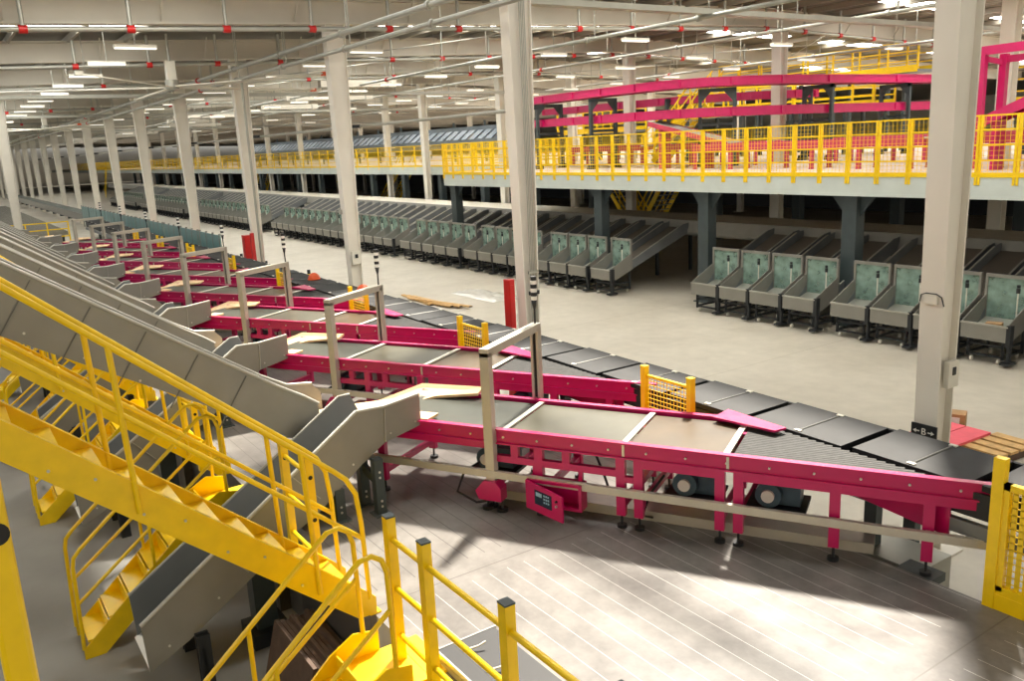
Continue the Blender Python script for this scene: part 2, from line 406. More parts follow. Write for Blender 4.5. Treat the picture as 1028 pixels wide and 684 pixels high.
# ------------------------------------------------------------------ pink merge conveyors (local x along the belt, y across, z up from the platform)
CW = 1.06
def conveyor():
    c = thing('belt_conveyor', '', 'conveyor')
    LN, LF = 5.66, 3.30
    def rail(x1, y, s):
        b = MB()
        b.box((-.5,y-.012,.735),(x1,y+.012,.865))
        b.box((-.5,y-.035,.868),(x1,y+.035,.885)); b.box((-.5,y-.04,.725),(x1,y+.04,.74))
        return b
    r = rail(LN, 0, -1).build('side_rail', M['pink'], c)
    bo = MB()
    for i in range(14): bo.cyl((.35+.38*i,-.018,.80), .011, .02, 'y', 8)
    for xx in (2.4, 3.4): bo.box((xx-.012,-.02,.745),(xx+.012,-.011,.86))
    bo.build('bolt', M['steel'], r)
    rail(LF, CW, 1).build('side_rail', M['pink'], c)
    # pink nose plate at the far rail's end
    MB().prism([(3.05,.94),(3.14,1.24),(3.79,.82),(3.70,.70)], 'z', .888, .91).build('nose_plate', M['pink'], c)
    segs = [(-.45,1.06,M['belt']),(1.12,2.36,M['belt_sheen']),(2.42,3.34,M['belt_brown'])]
    for x0, x1, m in segs:
        MB().box((x0,.05,.80),(x1,CW-.05,.845)).build('belt', m, c, bevel=.01)
    for x in (1.09,2.39,3.37):
        MB().box((x-.028,.0,.85),(x+.028,CW,.868)).build('cross_bar', M['offwhite'], c)
    # narrow belts running out to the diagonal end
    e = MB(); nb = 20
    for i in range(nb):
        y0 = .07+(CW-.14)*i/nb; y1 = y0+(CW-.14)/nb*.86
        xe = 5.25-1.80*((y0+y1)/2)/CW
        e.box((3.43,y0,.80),(xe,y1,.85))
    e.build('strip_belt', M['strip'], c)
    MB().prism([(3.43,.06),(5.1,.06),(3.5,CW-.06),(3.43,CW-.06)], 'z', .76, .80).build('strip_bed', M['blackgap'], c)
    # under-frame: post pairs with feet
    for x in (-.42,.95,1.50,2.37,2.55,3.33,3.50,4.33,5.07):
        for y in (0, CW):
            if y > 0 and x > 3.6: continue
            lg = MB().box((x-.045,y-.032,.13),(x+.045,y+.032,.725)).build('leg', M['pink'], c)
            ft = MB().cyl((x,y,.075), .012, .13, 'z', 8); ft.cyl((x,y,.015), .05, .03, 'z', 12); ft.build('levelling_foot', M['dark2'], lg)
        if x < 3.6: MB().box((x-.03,.03,.20),(x+.03,CW-.03,.26)).build('cross_member', M['pink'], c)
    for x0, x1 in ((2.55,3.33),(3.50,5.64)):
        MB().box((x0,-.03,.645),(x1,.03,.724)).build('lower_rail', M['pink'], c)
    MB().box((-.5,-.03,.66),(.95,.03,.724)).build('lower_rail', M['pink'], c)
    MB().box((.95,-.03,.53),(2.37,.03,.60)).build('lower_rail', M['pink'], c)
    for x in (1.23,1.80): MB().box((x-.04,-.028,.6),(x+.04,.028,.724)).build('upright', M['pink'], c)
    MB().box((2.37,-.028,.48),(2.5,.028,.54)).build('stub_arm', M['pink'], c)
    MB().box((0,CW-.03,.6),(3.25,CW+.03,.68)).build('lower_rail', M['pink'], c)
    # apron behind the diagonal end
    MB().wallp([(0,.60),(2.05,.36),(2.05,.72),(0,.72)], (3.4,CW-.1), (5.3,-.0), .02).build('apron', M['pink'], c)
    # drives
    for x in (.75,2.93,3.72):
        d = MB().cyl((x,.42,.42), .12, .34, 'y', 18); d.cbox((x+.18,.45,.42),(.2,.24,.22)); mo = d.build('motor', M['motor'], c)
        MB().cyl((x,.235,.42), .06, .04, 'y', 16).build('motor_cap', M['offwhite'], mo)
        MB().box((x-.2,.2,.27),(x+.34,.66,.30)).build('motor_plate', M['dark2'], c)
    # long guard tube on the aisle side and steel tray along the floor
    MB().bar((-.55,-.09,.42),(5.55,-.09,.39),.05,.075).build('guard_tube', M['alu'], c)
    for x in (-.42,1.5,2.55,3.5,4.33,5.07): MB().box((x-.02,-.08,.385),(x+.02,-.03,.42)).build('tube_bracket', M['alu'], c)
    MB().box((.9,.22,.0),(4.65,.55,.10)).build('cable_tray', M['alu'], c)
    for pts in ([(.7,.3,.4),(.55,.1,.3),(.5,.02,.1),(.75,-.02,.03),(1.0,.1,.06)], [(2.7,.35,.45),(2.6,.15,.3),(2.55,.1,.1),(2.62,.2,.05)], [(2.0,.3,.6),(2.15,.1,.5),(2.2,.1,.35)]):
        MB().tube(pts, .014, 6).build('cable', M['dark2'], c)
    # plywood guides at the head
    g = MB(); pl = [(-1.35,.80,.62),(-.55,1.12,.93),(.30,1.10,.96),(.32,.93,.93),(-.2,.84,.88),(-.75,.55,.74)]
    g.add([(x,y,z) for x,y,z in pl]+[(x,y,z-.03) for x,y,z in pl], [tuple(reversed(range(6))), tuple(range(6,12))]+[(i,(i+1)%6,6+(i+1)%6,6+i) for i in range(6)])
    g.build('plywood_guide', M['ply'], c)
    MB().box((-.02,.0,.87),(.2,.22,.90)).build('plywood_block', M['ply'], c)
    return c
q = TN(-4.93, 7.42)
cv = conveyor(); cv.location = (q.x,q.y,ZP); cv.rotation_euler = (0,0,TH)
cv['label'] = 'pink belt conveyor closest to the yellow platform railing, with the control cabinet'; cv['group'] = 'pink merge conveyors'
NC = 8
for k in range(1, NC):
    dup(cv, (q.x-P*k,q.y,ZP), ORD[k]+' pink belt conveyor counting back from the one with the control cabinet')

# control cabinet with open door under the first conveyor
cc = thing('control_cabinet', 'open pink control cabinet with a small display screen under the conveyor', 'control cabinet', (*TN(-3.52,7.30),ZP), TH)
b = MB(); b.box((.02,.1,.16),(.58,.14,.42)); b.box((.02,-.02,.40),(.58,.14,.43)); b.box((.02,-.02,.15),(.58,.14,.18)); b.box((.56,-.02,.15),(.59,.14,.43)); b.box((.0,-.02,.15),(.03,.14,.43)); b.box((.02,.1,.42),(.06,.14,.56)); b.box((.52,.1,.42),(.56,.14,.56)); b.build('housing', M['pink'], cc)
dr = MB().wallp([(0,.13),(.50,.10),(.50,.37),(0,.43)], (0.0,-.03), (.46,-.20), .02).build('cabinet_door', M['pink'], cc)
dd = Vector((.46,-.17)).normalized(); nn = Vector((dd.y,-dd.x))
def on_door(u, z, off=.012): c = Vector((0,-.03))+dd*u+nn*off; return (c.x,c.y,z)
s_ = MB().wallp([(.13,.21),(.36,.195),(.36,.345),(.13,.36)], (0+nn.x*.012,-.03+nn.y*.012), (.46+nn.x*.012,-.2+nn.y*.012), .006).build('display_screen', M['screen'], dr)
MB().wallp([(.15,.30),(.23,.295),(.23,.335),(.15,.34)], (nn.x*.016,-.03+nn.y*.016), (.46+nn.x*.016,-.2+nn.y*.016), .004).build('display_readout', M['screen_text'], s_)
kp = MB()
for i in range(3):
    for j in range(3):
        u = .255+.028*i; z = .315-.035*j
        kp.wallp([(u,z),(u+.018,z-.001),(u+.018,z+.017),(u,z+.018)], (nn.x*.016,-.03+nn.y*.016), (.46+nn.x*.016,-.2+nn.y*.016), .004)
kp.build('keypad', M['screen_text'], s_)
for z in (.31,.26):
    kb = MB().tube([on_door(.43,z,.01), on_door(.43,z,.03)], .012, 10); kb.build('knob', M['steel'] if z < .3 else M['dark2'], dr)

# scanner gates over the conveyors with their signal lights
def gate():
    g = thing('scanner_gate', '', 'scanner gate')
    for x, y in ((0,-.12),):
        lg = MB().box((x-.05,y-.045,.28),(x+.05,y+.045,1.70)).build('leg', M['alu'], g)
    lg = MB(); lg.box((-.05,CW+.0,.86),(-.02,CW+.09,1.70)); lg.box((.02,CW+.0,.86),(.05,CW+.09,1.70)); lg.build('leg', M['alu'], g)
    MB().box((-.018,CW+.02,.88),(.018,CW+.07,1.66)).build('light_curtain', M['dark2'], g)
    MB().box((-.05,-.165,1.66),(.05,CW+.09,1.745)).build('cross_beam', M['alu'], g)
    bk = MB(); bk.prism([(-.13,.13),(.13,.13),(.13,.27),(.07,.34),(-.07,.34),(-.17,.22)], 'y', -.2, -.06); bk.build('bracket', M['pink'], g)
    for x in (-.07,.1):
        b = MB().cyl((x,-.12,.08), .013, .14, 'z', 8); b.cyl((x,-.12,.015), .06, .03, 'z', 12); b.build('levelling_foot', M['dark2'], g)
    return g
def signal():
    s = thing('signal_light', '', 'signal light')
    MB().tube([(0,0,0),(0,0,.2)], .012, 8).build('pole', M['dark2'], s)
    MB().add(*cone((0,0,.17),(0,0,.27),.015,.035)).build('base', M['dark2'], s)
    for i in range(6):
        MB().cyl((0,0,.29+.045*i), .036, .043, 'z', 14).build('lens', M['handset'] if i % 2 == 0 else M['dark2'], s)
    return s
def cone(p, q, r0, r1, n=12):
    vs = [(p[0]+r0*math.cos(2*PI*k/n), p[1]+r0*math.sin(2*PI*k/n), p[2]) for k in range(n)]+[(q[0]+r1*math.cos(2*PI*k/n), q[1]+r1*math.sin(2*PI*k/n), q[2]) for k in range(n)]
    return vs, [tuple(reversed(range(n))), tuple(range(n,2*n))]+[(k,(k+1)%n,n+(k+1)%n,n+k) for k in range(n)], True
q = TN(-3.95, 7.48)
gt = gate(); gt.location = (q.x,q.y,ZP); gt.rotation_euler = (0,0,TH); gt['label'] = 'grey scanner gate over the conveyor that has the control cabinet'; gt['group'] = 'scanner gates over the conveyors'
q2 = TN(-3.95, 7.48+CW+.05)
sl = signal(); sl.location = (q2.x,q2.y,ZP+1.745); sl['label'] = 'banded signal light on the gate beside the conduit-clad column'; sl['group'] = 'signal lights on the scanner gates'
for k in range(1, NC):
    dup(gt, (q.x-P*k,q.y,ZP), ORD[k]+' grey scanner gate counting back from the control cabinet')
    dup(sl, (q2.x-P*k,q2.y,ZP+1.745), 'banded signal light standing on the '+ORD[k]+' scanner gate')

# ------------------------------------------------------------------ main belt line: short belt modules stepping down one after another
ml = thing('line_conveyor', 'long black belt line of stepped modules along the platform edge', 'conveyor', (0,0,0))
x = 3.6; step = 1.175; i = 0
x = -3.36+1.175*5
nmod = 44
for i in range(nmod):
    x1 = x-step*i; x0 = x1-step+.12       # module from x0 to x1, small black gap before the next
    zt0, zt1 = 2.085, 2.115
    b = MB(); b.add([(x0,6.62,zt0-.05),(x1,6.62,zt1-.11),(x1,7.37,zt1-.11),(x0,7.37,zt0-.05),(x0,6.62,zt0),(x1,6.62,zt1-.05),(x1,7.37,zt1-.05),(x0,7.37,zt0)],
        [(0,3,2,1),(4,5,6,7),(0,1,5,4),(1,2,6,5),(2,3,7,6),(3,0,4,7)])
    xm = x0+(x1-x0)*.52
    md = b.build('belt_module', M['black'], ml)
    r = MB().tube([(xm,6.64,2.068),(xm,7.35,2.068)], .017, 8); r.build('roller', M['roller'], md)
    ec = MB(); ec.cbox((xm,6.66,2.074),(.07,.04,.024)); ec.cbox((xm,7.33,2.074),(.07,.04,.024)); ec.build('roller_cap', M['offwhite'], md)
xa, xb = x-step*nmod, x
MB().box((xa,6.64,1.78),(xb,6.67,2.0)).build('side_frame', M['dark2'], ml)
MB().box((xa,7.36,1.78),(xb,7.40,2.055)).build('side_frame', M['black'], ml)
MB().box((xa,6.67,1.80),(xb,7.36,1.96)).build('belt_bed', M['blackgap'], ml)
MB().box((xa,6.60,1.62),(xb,6.66,1.74)).build('support_beam', M['blue_grey'], ml)
for i in range(11):
    for y in (6.65,7.3): MB().box((xb-2.2-4.6*i,y,0),(xb-2.08-4.6*i,y+.1,1.8)).build('leg', M['dark'], ml)
    MB().box((xb-2.2-4.6*i,6.7,.5),(xb-2.1-4.6*i,7.3,.6)).build('cross_member', M['dark'], ml)
# grey floor boxes below the line at the platform edge
t = thing('steel_plinth', 'low grey steel plinth under the belt line at the platform edge', 'plinth', (-4.0,6.72,0))
MB().box((-.45,-.2,0),(.35,.3,1.18)).build('plinth_body', M['galv'], t); MB().box((-.3,-.21,.1),(.2,-.2,1.0)).build('access_panel', M['grey'], t)
t = thing('foot_bracket', 'dark steel bracket on the platform edge under the last conveyor leg', 'bracket', (-3.66,6.5,ZP-.08))
MB().box((-.16,-.07,.0),(.16,.16,.075)).build('bracket_plate', M['dark'], t); MB().box((-.1,-.06,-.3),(.1,.0,.0)).build('bracket_web', M['dark'], t)

# yellow mesh gates at the platform edge between the conveyors
def mesh_gate(wd, h0, h1):
    g = thing('mesh_guard', '', 'guard')
    for x, h in ((0,h0),(wd,h1)):
        p = MB().box((x-.034,-.034,0),(x+.034,.034,h)).build('post', M['yellow'], g)
        MB().box((x-.036,-.036,h),(x+.036,.036,h+.01)).build('post_cap', M['yellow'], p)
    fr_ = MB()
    for z in (.15,h1-.1): fr_.box((.045,-.015,z-.015),(wd-.045,.015,z+.015))
    fr_.build('frame_rail', M['yellow'], g)
    w = MB()
    nx = int((wd-.09)/.05)
    for i in range(1, nx): w.box((.045+(wd-.09)*i/nx-.003,-.003,.15),(.045+(wd-.09)*i/nx+.003,.003,h1-.1))
    nz = int((h1-.25)/.05)
    for j in range(1, nz): w.box((.045,-.004,.15+(h1-.25)*j/nz-.003),(wd-.045,.003,.15+(h1-.25)*j/nz+.003))
    w.build('wire_mesh', M['yellow'], g)
    return g
mg = mesh_gate(.71, 1.22, 1.22); mg.location = (-6.91,6.38,ZP); mg['label'] = 'yellow mesh guard between the first two pink conveyors at the belt line'; mg['group'] = 'yellow mesh guards between the conveyors'
for k in range(1, NC): dup(mg, (-6.91-P*k,6.38,ZP), 'yellow mesh guard behind the '+ORD[k]+' pink conveyor at the belt line')
ef = thing('mesh_guard', 'tall yellow mesh panel on the platform edge at the end of the pink conveyor', 'guard', (-3.02,6.42,ZP))
MB().box((-.035,-.035,0),(.052,.035,1.24)).build('post', M['yellow'], ef)
fr_ = MB(); fr_.box((.05,-.025,.12),(1.6,.025,.20)); fr_.box((.05,-.025,1.0),(1.6,.025,1.05)); fr_.box((.05,-.025,.16),(.10,.025,1.05)); fr_.build('frame', M['yellow'], ef)
MB().box((.035,-.03,0),(1.6,.03,.13)).build('kick_plate', M['yellow'], ef)
w = MB()
for i in range(25): w.box((.12+.06*i-.004,-.004,.2),(.15+.06*i+.004,.004,1.02))
for j in range(14): w.box((.1,-.004,.24+.057*j-.004),(1.6,.004,.24+.057*j+.004))
w.build('wire_mesh', M['yellow'], ef)
for z in (.3,.85): MB().box((.03,-.03,z),(.06,.0,z+.08)).build('hinge', M['yellow'], ef)

# ------------------------------------------------------------------ inclined chutes rising from the dock ground to each conveyor
def incline():
    c = thing('inclined_chute', '', 'chute')
    W = .69
    near = [(.985,.75),(3.29,2.32),(3.60,2.31),(4.02,2.36),(4.02,2.03),(3.58,1.93),(3.29,1.75),(2.78,1.36),(2.5,1.215),(2.12,.95),(1.39,.47),(1.0,.27)]
    nr = MB(); nr.prism(near, 'x', -.015, .015); pn = nr.build('side_panel', M['grey'], c)
    sm = MB()
    for yj in (1.75,2.55):
        zt = .75+(yj-.985)*.681; sm.bar((.017,yj,zt),(.017,yj+.26,zt-.30),.008,.025,(1,0,0))
    sm.bar((.017,3.60,2.30),(.017,3.58,1.94),.01,.03,(1,0,0)); sm.build('panel_seam', M['grey_lip'], pn)
    bo = MB()
    for yy, zz in ((1.2,.48),(1.7,.80),(2.2,1.10),(2.75,1.45),(3.2,1.78),(3.95,2.08),(3.65,2.02)): bo.cyl((.018,yy,zz), .012, .01, 'x', 8)
    bo.build('bolt', M['steel'], pn)
    MB().prism([(1.01,.75),(3.39,2.31),(3.52,2.31),(3.60,2.12),(3.60,1.9),(3.29,1.75),(2.5,1.215),(1.39,.47),(1.03,.29)], 'x', -W-.015, -W+.015).build('side_panel', M['blue_grey'], c)
    MB().tube([(0,.985,.76),(0,3.29,2.33),(0,3.60,2.32),(0,4.02,2.37)], .022, 6).build('lip', M['grey_lip'], c)
    MB().tube([(-W,1.01,.76),(-W,3.39,2.32),(-W,3.52,2.32)], .014, 6).build('lip', M['grey_lip'], c)
    fl = MB(); pr_ = [(1.0,.30),(1.39,.52),(2.12,1.0),(3.29,1.82),(3.60,2.0),(4.0,2.06)]
    for (a, za), (b_, zb) in zip(pr_, pr_[1:]): fl.add([(-W,a,za),(-.015,a,za),(-.015,b_,zb),(-W,b_,zb)], [(0,1,2,3)])
    fl.build('chute_floor', M['steel'], c)
    # legs: a pair by the open end, a heavy pillar at the dock wall, two pairs on the platform
    for x in (.06,-W+.05):
        lg = MB(); lg.box((x-.04,1.43,0),(x-.01,1.55,.52)); lg.box((x+.03,1.43,0),(x+.06,1.55,.52)); lg.box((x-.04,1.46,.1),(x+.06,1.50,.4)); lg.build('leg', M['dark2'], c)
    lg = MB().box((-.47,2.10,.15),(-.25,2.32,1.0)).build('leg', M['dark'], c)
    MB().box((-.58,2.02,0),(-.14,2.42,.16)).build('foot_block', M['dark2'], lg)
    for (x, y, z1) in ((.11,3.42,1.82),(-.24,3.40,1.80),(-.02,3.02,1.55),(-.45,3.02,1.55)):
        lg = MB().box((x-.05,y-.05,ZP),(x+.05,y+.05,z1)).build('leg', M['dark'], c)
        MB().box((x-.09,y-.09,ZP),(x+.09,y+.09,ZP+.015)).build('foot_plate', M['dark'], lg)
        lb = MB()
        for zz in (.1,.16,.42,.48):
            if ZP+zz < z1: lb.cyl((x+.052,y,ZP+zz), .013, .012, 'x', 8)
        lb.build('bolt', M['steel'], lg)
    MB().bar((.11,3.42,1.55),(-.24,3.40,1.66),.05,.09).build('leg_brace', M['dark'], c)
    return c
ic = incline(); ic.location = (-7.9,0,0); ic['label'] = 'grey inclined chute under the yellow stair, rising from dock ground to the conveyor head'; ic['group'] = 'inclined chutes feeding the conveyors'
for k in range(1, NC): dup(ic, (-7.9-P*k,0,0), ORD[k]+' grey inclined chute counting from the open one under the yellow stair')

# long slides coming down from the upper floor
def slide():
    c = thing('long_slide', '', 'slide')
    W = .65
    zt = lambda y: 5.86-(y+2.06)*.6904
    near = [(-2.06,zt(-2.06)),(2.80,zt(2.80)),(3.05,2.35),(3.19,2.24),(3.22,1.83),(2.80,1.95),(2.06,2.46),(.37,3.48),(-2.06,5.13)]
    pn = MB().prism(near, 'x', -.015, .015).build('side_panel', M['grey'], c)
    sm = MB(); rv = MB(); y = -1.6
    while y < 2.8:
        sm.bar((.018,y,zt(y)-.03),(.018,y-.33,zt(y)-.52),.008,.02,(1,0,0))
        rv.cyl((.018,y-.12,zt(y)-.50), .012, .01, 'x', 8); y += .45
    sm.build('panel_seam', M['dark_seam'], pn); rv.build('bolt', M['steel'], pn)
    far = [(-2.06,zt(-2.06)),(2.80,zt(2.80)),(3.08,2.34),(3.38,2.30),(3.48,2.19),(3.48,1.87),(2.80,1.95),(2.06,2.46),(-2.06,5.13)]
    MB().prism(far, 'x', -W-.015, -W+.015).build('side_panel', M['grey'], c)
    MB().tube([(0,-2.06,zt(-2.06)+.01),(0,2.80,zt(2.8)+.01),(0,3.05,2.36),(0,3.2,2.25)], .024, 6).build('lip', M['grey_lip'], c)
    MB().tube([(-W,-2.06,zt(-2.06)+.01),(-W,2.80,zt(2.8)+.01),(-W,3.08,2.35),(-W,3.38,2.31)], .02, 6).build('lip', M['grey_lip'], c)
    fl = MB(); pr_ = [(-2.06,5.28),(2.06,2.57),(2.80,2.10),(3.18,1.98),(3.5,1.96)]
    for (a, za), (b_, zb) in zip(pr_, pr_[1:]): fl.add([(-W,a,za),(0,a,za),(0,b_,zb),(-W,b_,zb)], [(0,1,2,3)])
    fl.build('slide_floor', M['blue_grey'], c)
    pts = [(-W,3.3,1.98),(-.02,3.22,1.98),(.06,3.62,2.0),(.30,4.15,2.03),(-.25,4.3,2.03),(-.5,3.8,2.0)]; n = len(pts)
    MB().add(pts+[(x,y,z-.02) for x,y,z in pts], [tuple(range(n)),tuple(reversed(range(n,2*n)))]+[(i,n+i,n+(i+1)%n,(i+1)%n) for i in range(n)]).build('outlet_tray', M['ply'], c)  # plywood tan stands in for sunlight on the trough's inner surface
    for x in (-.05,-W+.05): MB().box((x-.045,2.9,ZP),(x+.045,2.99,1.95)).build('leg', M['dark2'], c)
    return c
us = slide(); us.location = (-8.72,0,0); us['label'] = 'grey long slide whose near panel is fully seen above the yellow stair'; us['group'] = 'long slides from the upper floor'
for k in range(1, NC+1): dup(us, (-8.72-P*k,0,0), ORD[k]+' grey long slide counting from the fully seen one above the stair')

# ------------------------------------------------------------------ yellow stairs from the upper floor to the platform
def main_stair():
    s = thing('steel_stair', '', 'stair')
    W = .62
    zs = lambda y: 3.57-.872*y
    for x in (0, -W):
        b = MB().prism([(-1.6,zs(-1.6)),(2.38,zs(2.38)),(2.52,1.36),(2.52,1.215),(2.36,1.215),(-1.6,zs(-1.6)-.31)], 'x', x-.008, x+.008)
        b.prism([(-1.6,zs(-1.6)),(2.38,zs(2.38)),(2.38,zs(2.38)-.012),(-1.6,zs(-1.6)-.012)], 'x', x-.03, x+.03)
        st = b.build('stringer', M['yellow'], s)
        bo = MB()
        for i in range(9): bo.cyl((x+.012,.1+.26*i,zs(.1+.26*i)-.12-.1*(i%2)), .01, .012, 'x', 8)
        if x == 0: bo.build('bolt', M['steel'], st)
        hy = lambda y: zs(y)+.93
        path = [(x,-1.6,hy(-1.6)),(x,2.26,hy(2.26)),(x,2.36,hy(2.36)-.01),(x,2.43,hy(2.43)-.09),(x,2.455,hy(2.5)-.3),(x,2.47,1.36)]
        MB().tube(path, .021, 8).build('handrail', M['yellow'], s)
        MB().tube([(x,-1.6,hy(-1.6)-.46),(x,2.46,hy(2.46)-.46)], .019, 8).build('mid_rail', M['yellow'], s)
        for y in (-.9,.82+(-.06 if x else 0),2.02+(-.06 if x else 0)):
            MB().tube([(x+(.02 if x == 0 else 0),y+.035,zs(y)-.25),(x,y,hy(y))], .021, 8).build('baluster', M['yellow'], s)
    y = -1.45; z = zs(y)-.235
    while z > 1.30:
        t = MB(); t.box((-W+.008,y-.0,z-.012),(-.008,y+.235,z+.012)); t.box((-W+.008,y+.223,z-.05),(-.008,y+.235,z)); t.build('tread', M['yellow'], s)
        y += .238; z -= .238*.872
    MB().box((-W,2.46,ZP),(0,2.56,ZP+.015)).build('landing_plate', M['yellow'], s)
    return s
ms = main_stair(); ms.location = (-6.0,0,0); ms['label'] = 'long yellow steel stair in full view coming down to the platform corner'; ms['group'] = 'yellow stairs from the upper floor'
for k, l in ((1,'second long yellow stair, partly under the fully seen grey slide'), (2,'third long yellow stair, its handrails showing above the first grey slide'), (3,'fourth long yellow stair, mostly hidden behind the slides')):
    dup(ms, (-6.0-P*k,0,0), l)

# short stairs from the dock ground up to the platform
def ground_stair():
    s = thing('dock_stair', '', 'stair')
    W = .56
    for x in (0, -W):
        MB().prism([(.57,.0),(.57,.12),(.60,.14),(1.90,1.31),(2.10,1.42),(2.30,1.38),(2.30,1.12),(2.0,1.10),(.76,0)], 'x', x-.008, x+.008).build('stringer', M['yellow'], s)
        path = [(x,.575,.12),(x,.60,1.02),(x,.62,1.12),(x,.69,1.2),(x,1.88,2.20),(x,1.98,2.28),(x,2.07,2.29),(x,2.14,2.24),(x,2.17,2.14),(x,2.18,1.4)]
        MB().tube(path, .020, 8).build('handrail', M['yellow'], s)
        MB().tube([(x,.585,.62),(x,2.18,1.86)], .018, 8).build('mid_rail', M['yellow'], s)
        MB().tube([(x,1.35,.75),(x,1.35,1.76)], .018, 8).build('baluster', M['yellow'], s)
    for i in range(6):
        y = .62+.225*i; z = .19+.19*i
        t = MB(); t.box((-W+.008,y,z-.012),(-.008,y+.22,z+.012)); t.box((-W+.008,y+.2,z),(-.008,y+.215,z+.17)); t.build('tread', M['yellow'], s)
    b = MB(); b.box((-W,1.96,1.19),(0,2.62,1.215)); b.build('landing_plate', M['yellow'], s)
    return s
gs = ground_stair(); gs.location = (-4.94,0,0); gs['label'] = 'short yellow dock stair with looped handrails beside the platform railing'; gs['group'] = 'short stairs up from the dock ground'
for k, l in ((1,'short yellow dock stair beside the open end of the inclined chute'), (2,'third short yellow dock stair, beyond the second inclined chute'), (3,'fourth short yellow dock stair, showing between stair balusters'), (4,'fifth short yellow dock stair, farthest along the dock')):
    dup(gs, (-4.94-P*k,0,0), l)

# yellow railings on the platform edge
def railing(xs, name_label, group=None, wrap=False):
    r = thing('platform_railing', name_label, 'railing', (xs[0],2.38,ZP-.2), 0, group)
    for x in xs:
        p = MB().box((x-xs[0]-.04,-.035,0),(x-xs[0]+.04,.035,1.36)).build('post', M['yellow'], r)
        MB().box((x-xs[0]-.042,-.037,1.36),(x-xs[0]+.042,.037,1.372)).build('post_cap', M['dark'], p)
        if len(xs) == 2:
          for z in (1.17,.77): MB().cyl((x-xs[0]+.041,-.0,z), .02, .004, 'x', 12).build('bolt_hole', M['blackgap'], p)
    for z in (1.19,.80,.42):
        MB().tube([(0,0,z),(xs[-1]-xs[0],0,z)], .021, 8).build('rail', M['yellow'], r)
    MB().box((-.05,.06,.0),(xs[-1]-xs[0],.12,.22)).build('toe_plate', M['yellow'], r)
    return r
railing([-5.30,-4.77,-3.77,-2.77,-1.77], 'yellow three-rail platform railing beside the black panels', 'yellow railings on the platform edge')
r1 = railing([-7.55,-6.91], 'short yellow railing between the big stair and the inclined chute', 'yellow railings on the platform edge')
for k in (1, 2, 3): dup(r1, (-7.55-P*k,2.38,ZP-.2), 'short yellow railing in the '+ORD[k]+' gap behind the long stair')
# yellow guard post right beside the camera on the upper floor
ng = thing('guard_post', 'thick yellow guard post with a dark bolt hole close to the camera', 'guard post', (-1.93,.0,2.65))
MB().box((-.045,-.03,0),(.04,.03,1.78)).build('post_tube', M['yellow'], ng, bevel=.012)
MB().tube([(.04,.005,1.59),(.043,.005,1.59)], .024, 16).build('bolt_hole', M['blackgap'], ng)
MB().box((-.12,-.1,-.02),(.12,.1,.0)).build('base_flange', M['yellow'], ng)
MB().box((-.4,-1.2,-.12),(.14,.14,-.02)).build('deck_edge', M['galv'], ng)
MB().box((-.1,-.9,-2.6),(.1,-.7,-.12)).build('deck_leg', M['dark2'], ng)

# black panels on the platform, brown boards on the dock ground
bp_ = thing('black_panel_stack', 'flat black panels with metal edges lying beside the yellow railing', 'panel', (-4.7,2.85,ZP))
for i in range(2):
    pn = MB().box((-.42+.03*i,-.26,.01+.05*i),(.50+.03*i,.26-.02*i,.045+.05*i)).build('panel', M['blackgap'], bp_)
    e = MB(); e.box((-.43+.03*i,-.275,.005+.05*i),(.51+.03*i,-.26,.05+.05*i)); e.box((-.435+.03*i,-.275,.005+.05*i),(-.42+.03*i,.26,.05+.05*i)); e.build('edge_trim', M['steel'], pn)
for x in (-.2,.12):
    MB().tube([(x-.06,-.12,.1),(x,-.02,.13),(x+.01,.04,.15)], .008, 6).build('cable_tie', M['handset'], bp_)
bd = thing('board_stack', 'brown boards leaning against the dock wall under the stair', 'boards', (-6.95,2.2,0))
for i in range(8):
    MB().add([(-.48,-.30+.05*i-.0,0),(.52,-.30+.05*i,0),(.52,-.265+.05*i,0),(-.48,-.265+.05*i,0),(-.5,-.12+.05*i,.62-.02*(i%3)),(.5,-.12+.05*i,.62-.02*(i%3)),(.5,-.085+.05*i,.62-.02*(i%3)),(-.5,-.085+.05*i,.62-.02*(i%3))],
        [(0,3,2,1),(4,5,6,7),(0,1,5,4),(1,2,6,5),(2,3,7,6),(3,0,4,7)]).build('board', M['brown'], bd)

